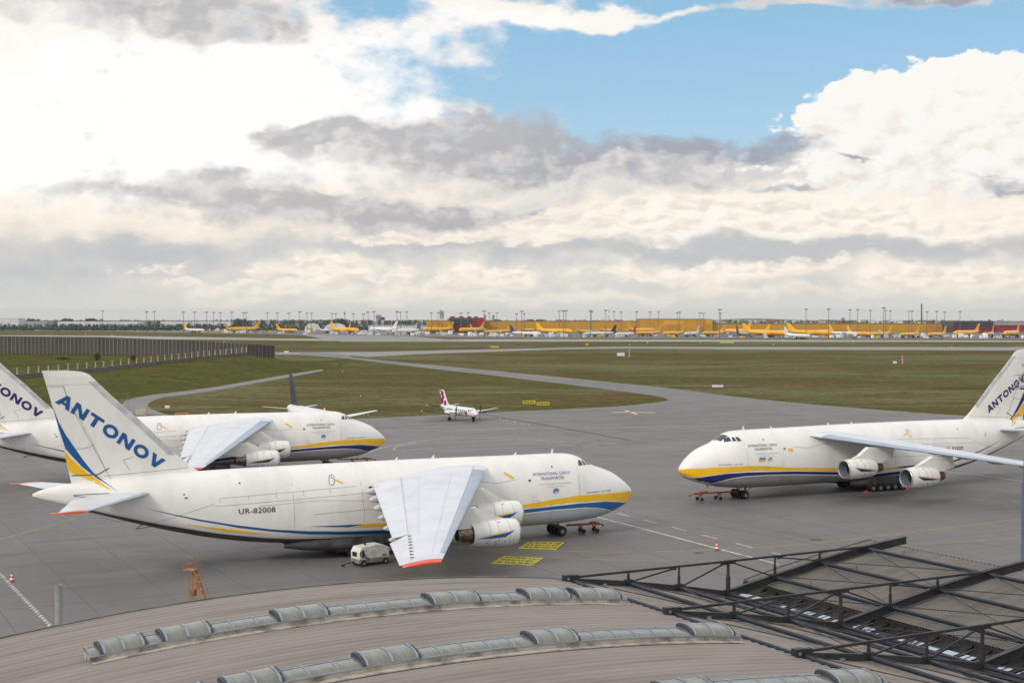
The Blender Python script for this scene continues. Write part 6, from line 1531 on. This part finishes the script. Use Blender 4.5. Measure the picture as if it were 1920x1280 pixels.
# chocks at the left-facing freighter, and the floodlight mast at the right edge of the view
for px, py in ((1624, 922.5), (1701, 918)):
    c = gp(px, py, SLABZ); tag(MB().box((c.x, c.y, c.z + .13), (.75, .32, .26), .5, tx=.9, ty=.3).build('wheel_chock', M_CONE_R), 'orange wheel chock by the main wheels, ' + ('left' if px < 1650 else 'right') + ' of the two chocks', 'wheel chock', 'wheel chocks')
c = gp(1918.5, 1066, 0); t = thing('apron_floodlight', 'blue-grey floodlight mast at the right edge in front of the tail', 'light mast', tuple(c))
M_BPOLE = pmat('mast_blue_grey', (.13, .17, .25), .45, .2)
ztop = at(1918.5, 684, c.y).z
MB().tube((0, 0, 0), (0, 0, at(1918.5, 905, c.y).z), .22, 14, .2).build('pole', M_BPOLE, t)
up_ = MB(); up_.tube((.1, 0, at(1918.5, 905, c.y).z), (.42, 0, ztop - 1.5), .2, 12, .14); up_.build('upper_pole', M_BPOLE, t)
m = MB(); zA = at(1918, 716, c.y).z; zB = at(1918, 728, c.y).z; zC = at(1918, 703, c.y).z
m.tube((.4, 0, zA - .3), (-1.05, -.1, zB + .1), .05, 6); m.tube((.3, 0, zB), (-1.2, 0, zB), .045, 6); m.tube((-1.15, 0, zB), (.5, 0, ztop), .07, 6); m.tube((-1.0, 0, zC), (.3, 0, zC), .04, 6); m.build('lamp_arm', M_STRUT, t)
for x, z, s in ((-.25, zB, .28), (.2, zB - .1, .26), (-.2, zA + .05, .22), (.1, ztop, .5), (-.05, zC, .2)):
    MB().box((x, -.1, z), (s * 1.6, s, s * .8), .3, tx=.7).build('lamp', M_JGREY if s > .4 else M_LAMP, t)
# ---- clutter of the far apron: containers, carts and vans below the parked jets
cont_me = MB().rings([[(x, y, z) for y, z in ((-1.1, .5), (1.1, .5), (1.1, 2.0), (.6, 2.6), (-1.1, 2.6))] for x in (-1.5, 1.5)]).box((0, 0, .3), (3.2, 2.2, .25)).mesh('cargo_container', pmat('container_white', (.62, .62, .62), .5, var=.1, obj_var=.6))
vb = MB(); vb.rings([[(x, y, z) for x, z in ((-2.6, .4), (2.5, .4), (2.6, 1.2), (1.6, 1.5), (1.1, 2.4), (-2.6, 2.5))] for y in (-1, 1)])
for x in (-1.7, 1.6):
    for y in (-.95, .95): vb.tube((x, y - .12, .38), (x, y + .12, .38), .38, 10, mi=1)
van_me = [vb.mesh('van', [m_, M_TYRE]) for m_ in (pmat('van_white', (.65, .65, .65), .4), pmat('van_yellow', (.72, .42, .02), .4), pmat('van_grey', (.2, .2, .21), .5))]
RC = random.Random(21); k = 0
def lane(px): return itp(px, [(330, 624.5), (620, 628.5), (1000, 633.5), (1500, 634.8), (1920, 636)])
while k < 285:
    px = RC.choice([RC.uniform(380, 480), RC.uniform(560, 800), RC.uniform(620, 760), RC.uniform(800, 1160), RC.uniform(1440, 1560), RC.uniform(1560, 1720), RC.uniform(1560, 1920)])
    c = gp(px, lane(px) - RC.uniform(1.2, 5.0), .06)
    o = link('cargo_container', cont_me, loc=c, rot=(0, 0, RC.choice([.4, .5, 2.0]) + RC.uniform(-.1, .1))); q = RC.choice([1, 1.1, 1.3, 1.6]); o.scale = (q, q, RC.choice([.8, 1, 1.2]) * q)
    tag(o, 'small pale cargo container standing in the rows below the parked jets', 'container', 'cargo containers on the far apron'); k += 1
for k in range(70):
    px = RC.uniform(340, 1900); c = gp(px, lane(px) - RC.uniform(.4, 4.0), .06); v = RC.choice([0, 0, 0, 1, 2])
    o = link('service_van', van_me[v], loc=c, rot=(0, 0, RC.uniform(-.4, .4) + RC.choice([0, pi]))); tag(o, f'{("white", "yellow", "dark grey")[v]} service van or loader on the far apron', 'van', f'{("white", "yellow", "dark grey")[v]} service vans on the far apron')
# ------------------------------------------------------------------ air: thin even haze round the whole scene
hz = MB().box((0, 11000, 19), (53000, 31000, 44))
hz.v = [(x, y, (-134.0 if z < 19 else 75.0)) for x, y, z in hz.v]
hm_ = bpy.data.materials.new('haze_air'); hm_.use_nodes = True; nt_ = hm_.node_tree; nt_.nodes.clear()
vo = nt_.nodes.new('ShaderNodeVolumePrincipled'); vo.inputs['Density'].default_value = 2.6e-5; vo.inputs['Color'].default_value = (.95, .97, 1.0, 1); vo.inputs['Anisotropy'].default_value = .0
mo_ = nt_.nodes.new('ShaderNodeOutputMaterial'); nt_.links.new(vo.outputs[0], mo_.inputs['Volume'])
stuff(hz.build('haze', hm_))
